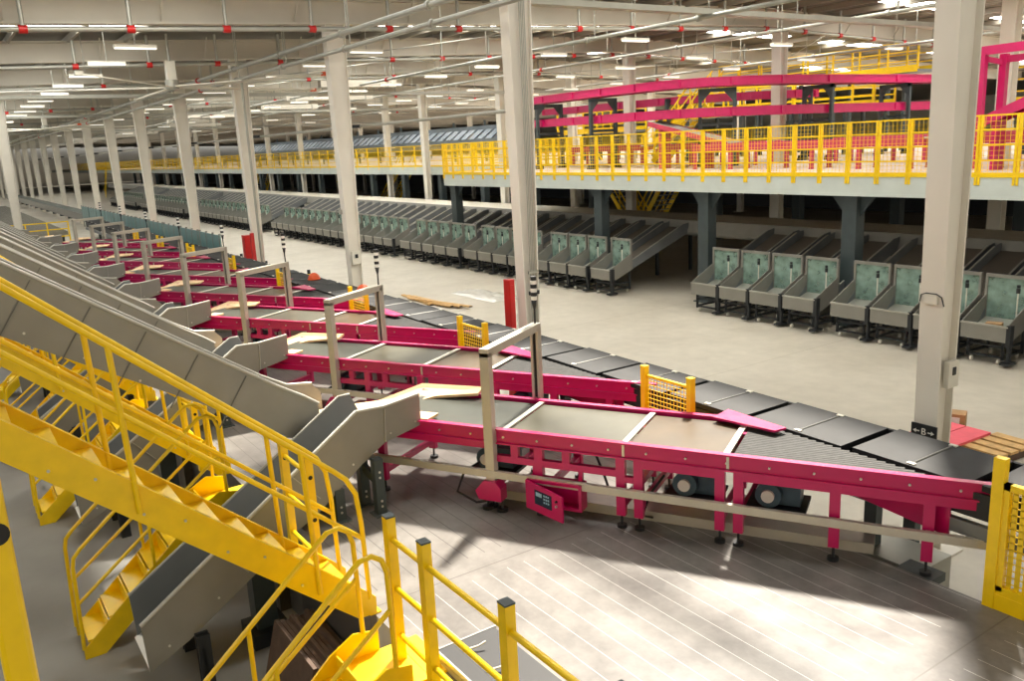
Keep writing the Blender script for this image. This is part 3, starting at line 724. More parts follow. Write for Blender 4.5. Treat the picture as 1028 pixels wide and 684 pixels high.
# ------------------------------------------------------------------ hall chutes with glass screens
def tray_chute():
    c = thing('sorting_chute', '', 'chute')
    W = .95
    tr = MB(); tr.prism([(0,.50),(0,.84),(.9,1.28),(.9,.74),(.25,.50)], 'x', 0, .02); tr.build('tray_side', M['grey'], c)
    tr = MB(); tr.prism([(0,.50),(0,.84),(.9,1.28),(.9,.74),(.25,.50)], 'x', W-.02, W); tr.build('tray_side', M['grey'], c)
    MB().box((0,-.012,.50),(W,.012,.82)).build('tray_front', M['grey'], c)
    MB().box((-.01,-.03,.81),(W+.01,.03,.84)).build('front_lip', M['grey_lip'], c)
    fl = MB().add([(.02,.02,.53),(W-.02,.02,.53),(W-.02,.92,.80),(.02,.92,.80)], [(0,1,2,3)]); fl.build('tray_floor', M['galv'], c)
    fr_ = MB(); fr_.box((-.01,.88,.74),(.04,.95,1.74)); fr_.box((W-.04,.88,.74),(W+.01,.95,1.74)); fr_.box((.04,.88,1.67),(W-.04,.95,1.74)); fr = fr_.build('screen_frame', M['grey'], c)
    MB().box((.04,.91,.80),(W-.04,.92,1.67)).build('glass_pane', M['glass'], fr)
    sd = MB(); sd.add([(.04,.97,.84),(W-.04,.97,.84),(W-.04,3.5,1.86),(.04,3.5,1.86)], [(0,1,2,3)])
    sd.build('slide_bed', M['bed'], c)
    for x in (.02, W-.02):
        MB().prism([(.5,.60),(3.52,1.70),(3.52,2.04),(3.2,1.98),(.97,1.06)], 'x', x-.012, x+.012).build('slide_side', M['blue_grey'], c)
        MB().bar((x,.97,1.07),(x,3.2,1.99),.04,.02).build('slide_lip', M['grey_lip'], c)
    sc = MB(); sc.tube([(W-.17,.66,.70),(W-.17,.66,1.42)], .014, 6); p = sc.build('scanner_pole', M['offwhite'], c)
    hd = MB(); hd.cyl((W-.17,.66,1.47), .04, .10, 'z', 10); hd.cyl((W-.17,.66,1.56), .035, .05, 'z', 10); hd.build('scanner_head', M['dark2'], p)
    ct = MB()
    for x in (.12,W-.12):
        ct.box((x-.025,.1,.10),(x+.025,.15,.52)); ct.box((x-.025,.9,.10),(x+.025,.95,.75)); ct.box((x-.02,.1,.13),(x+.02,.95,.18)); ct.box((x-.02,.1,.32),(x+.02,.95,.36))
    ct.box((.12,.1,.13),(W-.12,.14,.17)); ct.box((.12,.1,.36),(W-.12,.14,.40)); ct.box((.12,.9,.13),(W-.12,.94,.17))
    ct.box((W-.02,-.02,.42),(W+.07,.12,.86)); ct.box((W+.0,.02,.06),(W+.06,.1,.5)); ct.box((W-.06,-.12,.05),(W+.12,.2,.10))
    ct = ct.build('cart', M['dark2'], c)
    for x in (.2,W-.2):
        for y in (.12,.9):
            MB().cyl((x,y,.05), .05, .035, 'x', 10).build('caster', M['offwhite'], ct)
    return c
tc_ = tray_chute(); FY = 17.6
xs = []
bays = []
# bays between the dark mezzanine columns, four units each, and the banks further off
def bay(first, n): return [first-1.06*i for i in range(n)]
bays.append(bay(-4.3,4)); bays.append(bay(-9.31,4)); bays.append(bay(-13.90,4)[0:4])
bays.append(bay(-21.70,4)[0:4]+[]); bays.append(bay(-26.40,4)); bays.append(bay(-31.0,5))
bays.append(bay(-37.0,16)); bays.append(bay(-56.5,16)); bays.append(bay(-76,16)); bays.append(bay(-95.5,14))
bays[3] = [-21.70-1.06*i for i in range(1,4)]; bays[3].insert(0, -21.55)
first = True; G = 'glass-screened chutes along the hall'
bn = ['bay past the big column','bay at the big white column','bay just past the dark passage','bay before the dark passage','bay behind the conduit-clad column',
      'bay at the end of the fence','long bank behind the junction-box column','second long bank from the fence end','third long bank from the fence end','farthest long bank from the fence end']
for bi, bx in enumerate(bays):
    for i, x in enumerate(bx):
        lab = ORD[i]+' glass-screened grey chute in the '+bn[bi]
        if first: tc_.location = (x,FY,0); tc_['label'] = lab; tc_['group'] = G; first = False
        else: dup(tc_, (x,FY,0), lab, skip=() if bi < 6 else ('caster',))
# bed cardboard box in one chute
cb = thing('cardboard_box', 'small cardboard box lying in the tray chute beside the big column', 'box', (-8.84,18.02,.645), .3)
MB().box((-.15,-.12,.01),(.15,.12,.15)).build('box_body', M['card'], cb); MB().box((-.15,-.02,.15),(.15,.02,.155)).build('tape', M['ply'], cb)
# sorter line behind the chutes
sb = thing('sorter_line', 'long grey sorter line running behind the glass-screened chutes', 'sorter', (0,21.15,0))
MB().box((-130,.05,1.6),(-2,3.2,1.95)).build('sorter_bed', M['offwhite'], sb)
MB().prism([(0,1.6),(-.10,1.68),(-.10,1.74),(.04,2.10),(.10,2.10),(.10,1.6)], 'x', -130, -2).build('sorter_edge', M['grey'], sb)
for i in range(24):
    for y in (.3,2.0): MB().box((-110+4.6*i,y,0),(-109.9+4.6*i,y+.1,1.55)).build('leg', M['dark2'], sb)

# dark steel posts carrying the mezzanine
def mez_col(x, y, label):
    c = thing('mezzanine_post', label, 'post', (x,y,0), 0, 'dark posts under the mezzanine')
    MB().box((-.2,-.17,0),(.2,.17,3.28)).build('post_tube', M['dark'], c)
    MB().box((-.3,-.26,0),(.3,.26,.03)).build('base_plate', M['dark'], c)
    g = MB()
    for s in (-1, 1): g.prism([(s*.2,3.28),(s*.62,3.28),(s*.2,2.75)], 'y', -.02, .02)
    g.build('gusset', M['dark'], c)
    MB().box((-.11,-.25,3.28),(.11,-.17,3.78)).build('fascia_plate', M['dark'], c)
    return c
for x, l in ((-8.1,'dark mezzanine post behind the chutes beside the big white column'), (-12.9,'dark mezzanine post beside the bay with the widest gap'), (-17.75,'dark mezzanine post at the chute end of the open passage'),
             (-22.55,'dark mezzanine post between chutes at the far side of the passage'), (-27.4,'dark mezzanine post hidden mostly by the conduit-clad column'), (-32.2,'dark mezzanine post under the corner of the yellow fence')):
    mez_col(x, 18.95, l)
for k in range(22): mez_col(-36.2-4.8*k, 26.0, ORD[k]+' thin dark post under the set-back far mezzanine')
for k in range(7): mez_col(-10-4.6*k, 31.0, ORD[k]+' dark post in the gloom deep under the mezzanine')

# mezzanine mesh fences
def fence(name_label, p0, p1, n, h=1.24, down=.0):
    f = thing('mesh_fence', name_label, 'fence', (p0[0],p0[1],3.8))
    dx, dy = p1[0]-p0[0], p1[1]-p0[1]
    Lh = math.hypot(dx, dy); ux, uy = dx/Lh, dy/Lh
    for i in range(n+1):
        x, y = dx*i/n, dy*i/n
        for o_ in ((-.035,.035) if n < 45 else (0,)):
            MB().bar((x+ux*o_,y+uy*o_,-.22),(x+ux*o_,y+uy*o_,h),.045 if n < 45 else .07,.05,(ux,uy,0)).build('post', M['yellow'], f)
    rl = MB()
    for z in (.03,.30,.62,.93,h-.02): rl.bar((0,0,z),(dx,dy,z),.03,.035)
    rl.build('rail', M['yellow'], f)
    MB().bar((0,0,-.01),(dx,dy,-.01),.04,.09).build('toe_board', M['yellow'], f)
    w = MB(); m = int(Lh/.105)
    for i in range(1, m): w.bar((dx*i/m,dy*i/m,.05),(dx*i/m,dy*i/m,h),.007,.007,(ux,uy,0))
    for j in range(1, 12): w.bar((0,0,.1*j),(dx,dy,.1*j),.007,.007)
    w.build('wire_mesh', M['yellow'], f)
    return f
fence('long yellow mesh fence along the mezzanine edge above the chutes', (-32.55,18.6), (-5.0,18.6), 35)
fence('yellow mesh fence returning inward at the end of the mezzanine edge', (-32.55,25.6), (-32.55,18.75), 9)
fence('far yellow mesh fence on the set-back mezzanine edge', (-200,25.66), (-32.75,25.66), 96)

# ------------------------------------------------------------------ pink conveyors on the mezzanine
def band(name, label, path, z0, z1, w, cat='conveyor', mats='pink', joints=True):
    c = thing(name, label, cat, (path[0][0],path[0][1],0))
    ox, oy = path[0]
    n = len(path); L_, R_ = [], []
    for i, p in enumerate(path):
        a = Vector(path[max(i-1,0)]); b = Vector(path[min(i+1,n-1)]); d = (b-a).normalized(); m = Vector((-d.y,d.x))*w/2
        L_.append((p[0]-ox+m.x,p[1]-oy+m.y)); R_.append((p[0]-ox-m.x,p[1]-oy-m.y))
    zs = [z0+(z1-z0)*i/(n-1) for i in range(n)]
    for S in (L_, R_):
        b = MB()
        for i in range(n-1):
            d = Vector(S[i+1])-Vector(S[i])
            b.bar((S[i][0],S[i][1],zs[i]),(S[i+1][0],S[i+1][1],zs[i+1]),.04,.24)
            b.bar((S[i][0],S[i][1],zs[i]-.13),(S[i+1][0],S[i+1][1],zs[i+1]-.13),.12,.04)
            b.bar((S[i][0],S[i][1],zs[i]+.13),(S[i+1][0],S[i+1][1],zs[i+1]+.13),.10,.03)
        b.build('side_rail', M[mats], c)
        if joints:
            for i in range(0, n, 3): MB().cbox((S[i][0],S[i][1],zs[i]),(.13,.13,.27)).build('joint_plate', M['pink'], c)
    b = MB()
    for i in range(n-1): b.add([(*L_[i],zs[i]),(*R_[i],zs[i]),(*R_[i+1],zs[i+1]),(*L_[i+1],zs[i+1])], [(0,1,2,3)])
    b.build('belt', M['black'], c)
    return c
def smooth(pts, k=5):
    out = []
    n = len(pts)
    for i in range(n-1):
        p0, p1, p2, p3 = [Vector(pts[max(0,min(n-1,i+j))]) for j in (-1,0,1,2)]
        for t in range(k):
            u = t/k; out.append(tuple(.5*((2*p1)+(p2-p0)*u+(2*p0-5*p1+4*p2-p3)*u*u+(3*p1-3*p2+p3-p0)*u**3)))
    out.append(tuple(pts[-1])); return out
pathA = smooth([(-31.5,22.3),(-28,22.1),(-24.9,21.9),(-21.8,22.1),(-20.3,24.2),(-19.9,28),(-19.8,35)])
band('curved_conveyor', 'upper curved pink conveyor high above the mezzanine', pathA, 6.62, 6.60, .8)
band('curved_conveyor', 'lower curved pink conveyor directly beneath the upper one', pathA, 5.68, 5.58, .8)
pathB = smooth([(-36,27),(-31,26.9),(-27,27),(-24.4,28),(-23.3,29.2),(-23.0,30.6)])
band('curved_conveyor', 'middle pink conveyor set behind the two curved ones', pathB, 6.35, 6.30, .8)
def portal(x, y, w, rz, zt, label):
    c = thing('portal_support', label, 'support', (x,y,3.8), rz, 'dark portal supports under the pink conveyors')
    h = zt-3.8
    for s in (-1, 1):
        lg = MB().box((s*w/2-.06,-.06,0),(s*w/2+.06,.06,h)).build('leg', M['dark'], c)
        MB().prism([(s*w/2-.16,0),(s*w/2+.16,0),(s*w/2+.1,.18),(s*w/2-.1,.18)], 'y', -.14, .14).build('foot', M['dark2'], lg)
    MB().box((-w/2-.06,-.06,h-.12),(w/2+.06,.06,h)).build('cross_beam', M['dark'], c)
    MB().box((-w/2,-.05,h-1.25),(w/2,.05,h-1.15)).build('cross_beam', M['dark'], c)
    g = MB()
    for s in (-1, 1): g.prism([(s*(w/2-.05),h-.12),(s*(w/2-.35),h-.12),(s*(w/2-.05),h-.45)], 'y', -.04, .04)
    g.build('gusset', M['dark'], c)
    return c
for i, (x, y, rz) in enumerate(((-29.6,22.15,1.45),(-25.9,21.95,1.5),(-21.0,22.9,.75),(-20.0,27,0),(-19.85,31.5,0),(-27.0,27,1.5),(-23.2,30,.2))):
    portal(x, y, 1.15, rz, 6.42, ORD[i]+' dark portal support along the curved pink conveyors')
# low pink roller frames on the deck
def low_frame(x, y, L, rz, label, z=.75):
    c = thing('roller_frame', label, 'conveyor', (x,y,3.8), rz, 'low pink roller frames on the mezzanine deck')
    for yy in (0,.8): MB().box((0,yy-.03,z-.17),(L,yy+.03,z+.05)).build('side_rail', M['pink2'], c)
    b = MB()
    for i in range(int(L/.18)): b.cyl((.09+.18*i,.4,z), .035, .74, 'y', 6)
    b.build('roller', M['galv'], c)
    for i in range(int(L/1.5)+1):
        for yy in (0,.8):
            lg = MB().box((.1+1.5*i-.05,yy-.05,.03),(.1+1.5*i+.05,yy+.05,z-.15)).build('leg', M['pink2'], c)
            MB().cyl((.1+1.5*i,yy,.015), .08, .03, 'z', 8).build('foot', M['pink2'], lg)
    return c
for x, y, L, rz, l in ((-20.3,21.0,7.9,0,'low pink roller frame just behind the mezzanine fence'), (-12.2,21.3,5.5,0,'low pink roller frame below the pink gantry'),
                       (-24.5,23.6,5.0,.0,'low pink roller frame below the stair-like ramp'), (-17.5,24.5,6.0,0,'low pink roller frame deeper on the deck'), (-31,24.4,4.5,0,'low pink roller frame near the fence corner')):
    low_frame(x, y, L, rz, l)
rp = thing('ramp_conveyor', 'pale sloping ramp conveyor descending to the low pink frame', 'conveyor', (-22.7,21.3,3.8))
MB().add([(0,0,1.62),(0,.7,1.62),(3.6,.7,.82),(3.6,0,.82),(0,0,1.52),(0,.7,1.52),(3.6,.7,.72),(3.6,0,.72)], [(3,2,1,0),(4,5,6,7),(0,1,5,4),(1,2,6,5),(2,3,7,6),(3,0,4,7)]).build('ramp_bed', M['grey_lip'], rp)
for y in (-.02,.72): MB().bar((0,y,1.55),(3.6,y,.75),.03,.16).build('side_rail', M['pink2'], rp)
for x in (.4,2.4): MB().box((x,.1,0),(x+.1,.6,1.5-.22*x)).build('leg', M['pink2'], rp)
# pink gantry beside the big column
gn = thing('gantry_frame', 'tall pink gantry frame beside the big white column', 'gantry', (-11.1,21.0,3.8))
for x, y in ((.06,0),(.30,.5),(1.6,0),(1.7,.9)): MB().box((x-.08,y-.08,0),(x+.08,y+.08,2.62)).build('leg', M['pink'], gn)
MB().bar((-.05,0,2.70),(2.6,0,2.74),.1,.2).build('top_beam', M['pink'], gn); MB().bar((.2,.5,2.5),(2.6,.5,2.5),.1,.16).build('top_beam', M['pink'], gn)
MB().bar((.0,0,2.55),(.35,.6,2.4),.08,.12).build('corner_beam', M['pink'], gn)
MB().bar((.8,.7,2.35),(2.6,.7,2.38),.07,.1).build('inner_beam', M['pink'], gn); MB().box((.8,.66,.9),(.87,.74,2.35)).build('inner_post', M['pink'], gn)
MB().box((1.3,.6,2.1),(1.75,.66,2.35)).build('notice_plate', M['handset'], gn)
dc = thing('dark_incline', 'dark rising belt conveyor under the pink gantry', 'conveyor', (-10.6,20.4,3.8))
MB().bar((0,0,1.1),(2.6,0,2.2),.5,.08).build('belt', M['black'], dc)
for y in (-.28,.28): MB().bar((0,y,1.05),(2.6,y,2.15),.03,.22).build('side_rail', M['pink'], dc)
for x in (.3,1.9): MB().box((x,-.2,0),(x+.1,.2,1.0+.42*x)).build('leg', M['pink'], dc)

# yellow access platforms and stairs behind
def walkway(x0, x1, y, z, label, dep=1.4, posts=9):
    w = thing('access_platform', label, 'platform', (x0,y,3.8))
    L = x1-x0; h = z-3.8
    MB().box((0,0,h-.12),(L,dep,h)).build('walk_deck', M['blue_grey'], w)
    for i in range(posts):
        x = L*i/(posts-1)
        for yy in (0,dep): MB().box((x-.035,yy-.035,h),(x+.035,yy+.035,h+1.1)).build('post', M['yellow'], w)
    for yy in (0,dep):
        for zz in (1.08,.72,.36): MB().box((0,yy-.025,h+zz-.025),(L,yy+.025,h+zz+.025)).build('rail', M['yellow'], w)
        MB().box((0,yy-.02,h-.1),(L,yy+.02,h+.18)).build('toe_board', M['yellow'], w)
    for i in range(4):
        x = L*(i+.5)/4
        for yy in (.1,dep-.1): MB().box((x-.07,yy-.07,0),(x+.07,yy+.07,h-.1)).build('leg', M['dark'], w)
    return w
walkway(-31.5,-20.8,31.6,5.75,'long yellow-railed access platform behind the curved pink conveyors', posts=12)
walkway(-31.5,-20.8,34.5,7.1,'higher yellow-railed access platform at the back of the mezzanine')
walkway(-40,-34.2,30.5,5.3,'small yellow-railed platform at the low end of the curved conveyors', posts=6)
walkway(-14.5,-9.0,29.0,5.4,'yellow-railed platform behind the pink gantry', posts=6)
def simple_stair(x, y, z0, z1, dx, label, w=.8):
    s = thing('access_stair', label, 'stair', (x,y,z0), 0, 'yellow access stairs around the mezzanine')
    h = z1-z0
    for yy in (0,w):
        MB().bar((0,yy,.1),(dx,yy,h),.04,.22).build('stringer', M['yellow'], s)
        MB().bar((0,yy,1.05),(dx,yy,h+.95),.05,.05).build('handrail', M['yellow'], s)
        MB().bar((0,yy,.6),(dx,yy,h+.5),.04,.04).build('mid_rail', M['yellow'], s)
        for t in (.05,.35,.65,.95): MB().bar((dx*t,yy,h*t),(dx*t,yy,h*t+1.0),.04,.04).build('baluster', M['yellow'], s)
    n = max(4, int(h/.22))
    for i in range(n): MB().cbox((dx*(i+.5)/n,w/2,h*(i+.5)/n),(abs(dx)/n*.95,w,.03)).build('tread', M['galv'], s)
    return s
simple_stair(-34.3,31.6,3.8,5.7,2.7,'yellow stair climbing to the long access platform')
simple_stair(-34.0,34.0,5.0,7.05,2.5,'yellow stair in front of the long access platform')
simple_stair(-26.2,24.8,3.8,6.0,2.2,'yellow stair between the dark portal supports')
simple_stair(-64,30.5,0,3.7,4.2,'yellow stair rising under the far mezzanine behind the chutes', 1.2)
simple_stair(-32.6,29.5,0,3.6,-3.0,'yellow stair deep under the fence corner of the mezzanine', 1.2)
simple_stair(-29.5,26.5,0,3.6,2.6,'yellow stair in the dark passage under the mezzanine', 1.2)
simple_stair(-88,27.5,0,3.7,4.2,'yellow stair far off beneath the distant mezzanine', 1.2)
simple_stair(-136,21.5,0,4.2,4.2,'yellow stair beyond the farthest chutes', 1.6)
# long tilted tray sorter on the far mezzanine
ts = thing('tray_sorter', 'long steel-blue sorter with tilted trays above the far yellow fence', 'sorter', (-100,31,3.8))
M['steelblue'] = mat('steel_blue', (112,124,134), .45, .1, .08, 2)
MB().box((0,0,1.25),(56,.5,1.5)).build('lower_bed', M['steelblue'], ts)
MB().box((0,.6,1.9),(56,.7,2.35)).build('back_board', M['steelblue'], ts)
MB().box((0,.3,.9),(56,.45,1.15)).build('lower_board', M['steelblue'], ts)
for i in range(52):
    x = 1+1.05*i
    MB().add([(x,0,1.5),(x+.72,0,1.5),(x+1.15,.6,2.1),(x+.43,.6,2.1),(x,.03,1.45),(x+.72,.03,1.45),(x+1.15,.63,2.05),(x+.43,.63,2.05)], [(0,1,2,3),(7,6,5,4),(0,4,5,1),(1,5,6,2),(2,6,7,3),(3,7,4,0)]).build('tray', M['steelblue'], ts)
for i in range(14):
    MB().box((1+4.1*i,.75,0),(1.12+4.1*i,.87,2.7)).build('leg', M['dark'], ts)

# ------------------------------------------------------------------ far end: second bank of grey slides and its belt line
def strip_slide():
    c = thing('strip_slide', '', 'slide')
    b = MB(); pr_ = [(1.6,1.32),(2.6,1.48),(4.2,1.68),(5.4,1.74)]
    for (a, za), (d, zd) in zip(pr_, pr_[1:]): b.add([(0,a,za),(.6,a,za),(.6,d,zd),(0,d,zd)], [(0,1,2,3)])
    b.build('slide_bed', M['grey_lip'], c)
    for x in (0,.6): MB().prism([(1.6,1.25),(4.2,1.60),(5.4,1.66),(5.4,1.86),(4.2,1.81),(1.6,1.45)], 'x', x-.015, x+.015).build('slide_side', M['grey'], c)
    for y, z in ((2.6,1.46),(5.2,1.72)): MB().box((.25,y-.05,ZP if y > 3.2 else ZP),(.35,y+.05,z)).build('leg', M['dark'], c)
    return c
ss = strip_slide(); ss['group'] = 'far bank of grey slides'; ss.location = (-46.8,0,0); ss['label'] = 'first grey slide of the far bank past the lone white column'
for k in range(1, 30): dup(ss, (-46.8-1.25*k,0,0), ORD[k]+' grey slide of the far bank past the lone white column')
M['greenbelt'] = mat('green_grey_belt', (112,120,114), .5, 0, .1, 1)
fb = thing('line_conveyor', 'far grey-green belt line continuing past the pink conveyors', 'conveyor', (-46,8.05,ZP))
MB().box((-75,0,.45),(0,.8,.62)).build('belt', M['greenbelt'], fb); MB().box((-75,-.04,.2),(0,0,.66)).build('side_frame', M['grey'], fb)
MB().box((-75,.8,.2),(0,.84,.66)).build('side_frame', M['grey'], fb)
for i in range(18): MB().box((-74+4.3*i,.1,-1.2 if False else 0),(-73.9+4.3*i,.7,.45)).build('leg', M['dark'], fb)
rr = thing('end_railing', 'thin yellow railing at the far end of the pink conveyors', 'railing', (-46.0,1.8,ZP))
for i in range(5): MB().box((0,.9*i,0),(.06,.9*i+.06,1.1)).build('post', M['yellow'], rr)
for z in (.4,.75,1.08): MB().box((0.01,0,z),(.05,3.66,z+.05)).build('rail', M['yellow'], rr)
# teal screens standing along the hall side of the belt line
for k in range(11):
    t = thing('teal_screen', ORD[k]+' teal screen panel along the hall side of the belt line', 'screen', (-29.8-2.7*k,7.75,0), 0, 'teal screens beside the belt line')
    MB().box((-1.25,-.02,1.55),(1.25,.02,2.45)).build('panel', M['teal'], t)
    for x in (-1.2,-.4,.4,1.2): MB().box((x-.03,-.03,0),(x+.03,.03,2.5)).build('post', M['grey'], t)

# ------------------------------------------------------------------ odds and ends in the hall
rc = thing('red_cabinet', 'tall narrow red cabinet beside the conduit-clad white column', 'cabinet', (-12.95,8.62,0))
MB().box((-.10,-.06,.05),(.10,.06,2.5)).build('cabinet_body', M['red'], rc, bevel=.01); MB().box((.10,-.045,.15),(.108,.045,2.4)).build('cabinet_door', M['red'], rc)
rc = thing('red_cabinet', 'red fire cabinet at the thin white column with a drop pipe', 'cabinet', (-28.7,8.7,0))
MB().box((-.3,-.12,.1),(-.0,.12,2.35)).build('cabinet_body', M['red'], rc); MB().box((.42,-.06,.1),(.5,.06,2.45)).build('side_frame', M['red'], rc)
MB().tube([(.6,.2,.4),(.6,.2,7.4)], .04, 8).build('drop_pipe', M['galv'], rc); MB().box((-.3,-.12,.0),(.5,.12,.1)).build('plinth', M['red'], rc)
for k in range(4):
    rc = thing('red_cabinet', 'small red fire cabinet at the '+ORD[4+k]+' belt line column', 'cabinet', (-5.06-7.98*(4+k)+.5,9.0,0), 0, 'distant red fire cabinets')
    MB().box((-.25,-.18,.3),(.25,.18,1.9)).build('cabinet_body', M['red'], rc); MB().box((-.2,-.1,0),(.2,.1,.3)).build('plinth', M['red'], rc)
pb = thing('pallet_boards', 'pink boards lying on the floor behind the big white column', 'boards', (-6.72,12.75,0), -.05)
for i, (x, m) in enumerate(((-.55,'pinkboard'),(-.05,'pinkboard'))): MB().box((x*.8,-.6,.14),(x*.8+.38,.4,.18)).build('board', M[m], pb)
MB().box((-.42,-.5,.0),(.3,.35,.14)).build('bearer', M['wood'], pb)
wp = thing('timber_pallet', 'pale timber pallet beside the pink boards', 'pallet', (-6.12,12.72,0), -.1)
for i in range(5): MB().box((-.3,-.6+.25*i,.1),(.35,-.42+.25*i,.14)).build('deck_board', M['wood'], wp)
for x in (-.3,.25): MB().box((x,-.6,0),(x+.1,.6,.1)).build('stringer', M['brown'], wp)
pk = thing('timber_plank', 'single timber plank lying past the pallet', 'plank', (-5.72,13.2,0), .25)
MB().box((-.3,-.06,0),(.45,.06,.05)).build('plank_body', M['wood'], pk); MB().box((.45,-.06,0),(.455,.06,.05)).build('end_face', M['brown'], pk)
bx = thing('cardboard_box', 'upright cardboard box on the floor right behind the big white column', 'box', (-7.05,13.35,0), .4)
MB().box((-.16,-.14,0),(.16,.14,.3)).build('box_body', M['card'], bx); MB().box((-.08,-.15,.15),(.08,-.14,.25)).build('label_sheet', M['handset'], bx)
for i in range(6):
    x = -24.9+.30*i
    p = thing('timber_plank', ORD[i]+' long timber batten in the loose pile on the hall floor', 'plank', (x,12.9+.1*(i%3),.002+.012*i), .06*i-.1, 'loose timber battens on the hall floor')
    MB().box((-1.3,-.07,0),(1.2,.07,.04)).build('plank_body', M['wood'], p); MB().box((1.2,-.07,0),(1.204,.07,.04)).build('end_face', M['brown'], p)
wr = thing('wrapping_film', 'crumpled clear film lying on the floor past the battens', 'film', (-23.9,14.9,0))
b = MB(); n = 14; vs = []
for i in range(n):
    for j in range(n):
        vs.append(((i/(n-1)-.5)*2.6,(j/(n-1)-.5)*1.1,.01+random.random()*.09*(1 if 0 < i < n-1 and 0 < j < n-1 else 0)))
b.add(vs, [(i*n+j,(i+1)*n+j,(i+1)*n+j+1,i*n+j+1) for i in range(n-1) for j in range(n-1)], True); b.build('film_sheet', M['steel'], wr)
for i, (x, y, l) in enumerate(((-18.9,7.15,'orange rounded cap on the belt line by the second signal light'), (-16.3,7.2,'orange rounded cap on the belt line nearer the white film'))):
    o = thing('orange_cap', l, 'cap', (x,y,2.08)); b = MB()
    for a in range(6): b.add(*cone((0,0,.15*math.sin(a*.26)),(0,0,.15*math.sin((a+1)*.26)),.14*math.cos(a*.26),max(.004,.14*math.cos((a+1)*.26)),16))
    b.build('dome', M['orange'], o); MB().cyl((0,0,.005), .15, .02, 'z', 16).build('rim', M['orange'], o)
for i, (x, y) in enumerate(((-29,10.8),(-33,10.6),(-36.5,10.7),(-40,11),(-44,11.2))):
    o = thing('safety_bollard', ORD[i]+' small dark bollard standing on the pale hall floor', 'bollard', (x,y,0), 0, 'small bollards on the hall floor')
    MB().cyl((0,0,.45), .06, .9, 'z', 10).build('post_tube', M['dark2'], o); MB().cyl((0,0,.7), .063, .12, 'z', 10).build('band', M['yellow'] if i == 0 else M['offwhite'], o)

# ------------------------------------------------------------------ overhead services
def fan(x, y, z, r, ang, label):
    f = thing('ceiling_fan', label, 'ceiling fan', (x,y,z))
    MB().box((-.13,-.13,.25),(.13,.13,.8)).build('motor_box', M['offwhite'], f)
    MB().cyl((0,0,.12), .2, .26, 'z', 16).build('hub', M['galv'], f)
    MB().tube([(0,0,.8),(0,0,zr(y)-z-.05)], .04, 8).build('down_rod', M['galv'], f)
    for k in range(5):
        a = ang+2*PI*k/5; c, s = math.cos(a), math.sin(a)
        MB().add([(c*.2-s*.11,s*.2+c*.11,.04),(c*.2+s*.11,s*.2-c*.11,.08),(c*r+s*.11,s*r-c*.11,.08),(c*r-s*.11,s*r+c*.11,.04),(c*.2-s*.11,s*.2+c*.11,.01),(c*.2+s*.11,s*.2-c*.11,.05),(c*r+s*.11,s*r-c*.11,.05),(c*r-s*.11,s*r+c*.11,.01)],
                 [(3,2,1,0),(4,5,6,7),(0,1,5,4),(1,2,6,5),(2,3,7,6),(3,0,4,7)]).build('blade', M['offwhite'], f)
        MB().box((c*r-.09,s*r-.09,.0),(c*r+.09,s*r+.09,.1)).build('blade_tip', M['orange'] if k < 2 else M['offwhite'], f)
    return f
fan(-28.2,6.8,7.05,5.4,.62,'large ceiling fan with a white motor box over the belt line')
fan(-58,6.5,7.0,5.4,.2,'distant large ceiling fan past the lone white column')
# sprinkler main with red couplings
def sprinkler(x, label, y0=-2, y1=36, r=.055, i_=0):
    s = thing('sprinkler_pipe', label, 'pipe', (x,0,0), 0, 'sprinkler mains under the roof')
    for a, b in ((y0,25),(25,y1)):
        MB().tube([(0,a,zr(a)-.92),(0,b,zr(b)-.92)], r, 10).build('pipe_run', M['galv'], s)
    y = y0+.1
    while y < y1:
        z = zr(y)-.92
        MB().cyl((0,y,z), r+.03, .16, 'y', 12).build('coupling', M['red'], s)
        MB().tube([(0,y,z),(0,y,zr(y)-.05)], .045, 8).build('riser', M['galv'], s)
        y += 2.04 if i_ % 2 == 0 else 4.08
    return s
for i, x in enumerate((-20.4,-36.4,-52.4,-68.4,-28.4,-12.4)):
    if x == -12.4: sprinkler(x, 'sprinkler main with red couplings over the far mezzanine deck', 21, 40)
    else: sprinkler(x, ORD[i]+' sprinkler main with red couplings below the roof girders', i_=i)
# pipes running lengthwise
for i, (y, z, r) in enumerate(((8.2,7.47,.06),(8.25,7.16,.05),(15.2,7.5,.05),(22.5,7.9,.05),(30,7.7,.05))):
    p = thing('service_pipe', ORD[i]+' lengthwise grey service pipe under the roof', 'pipe', (0,y,z), 0, 'lengthwise service pipes')
    MB().tube([(-150,0,0),(-3,0,0)], r, 8).build('pipe_run', M['galv'], p)
    for k in range(20):
        x = -6.5-4*k
        MB().cyl((x,0,0), r+.03, .1, 'x', 10).build('coupling', M['red'] if k % 6 == 0 else M['galv'], p)
        MB().tube([(x+.3,0,0),(x+.3,0,zr(y)-z-.05)], .015, 6).build('hanger', M['galv'], p)
# cable trays across
for i, (x, z, y0, y1) in enumerate(((-14.3,7.6,9.5,38),(-33.5,7.2,2,38),(-49,7.3,2,40),(-73,7.3,2,40))):
    t = thing('cable_tray', ORD[i]+' grey cable tray hung across the hall', 'cable tray', (x,0,z), 0, 'cable trays under the roof')
    b = MB(); b.box((-.13,y0,-.06),(.13,y1,-.04)); b.box((-.14,y0,-.06),(-.12,y1,.06)); b.box((.12,y0,-.06),(.14,y1,.06)); b.build('tray_body', M['galv'], t)
    y = y0+.5
    while y < y1:
        MB().tube([(0,y,-.05),(0,y,zr(y)-z-.05)], .014, 6).build('hanger', M['galv'], t); y += 4.2
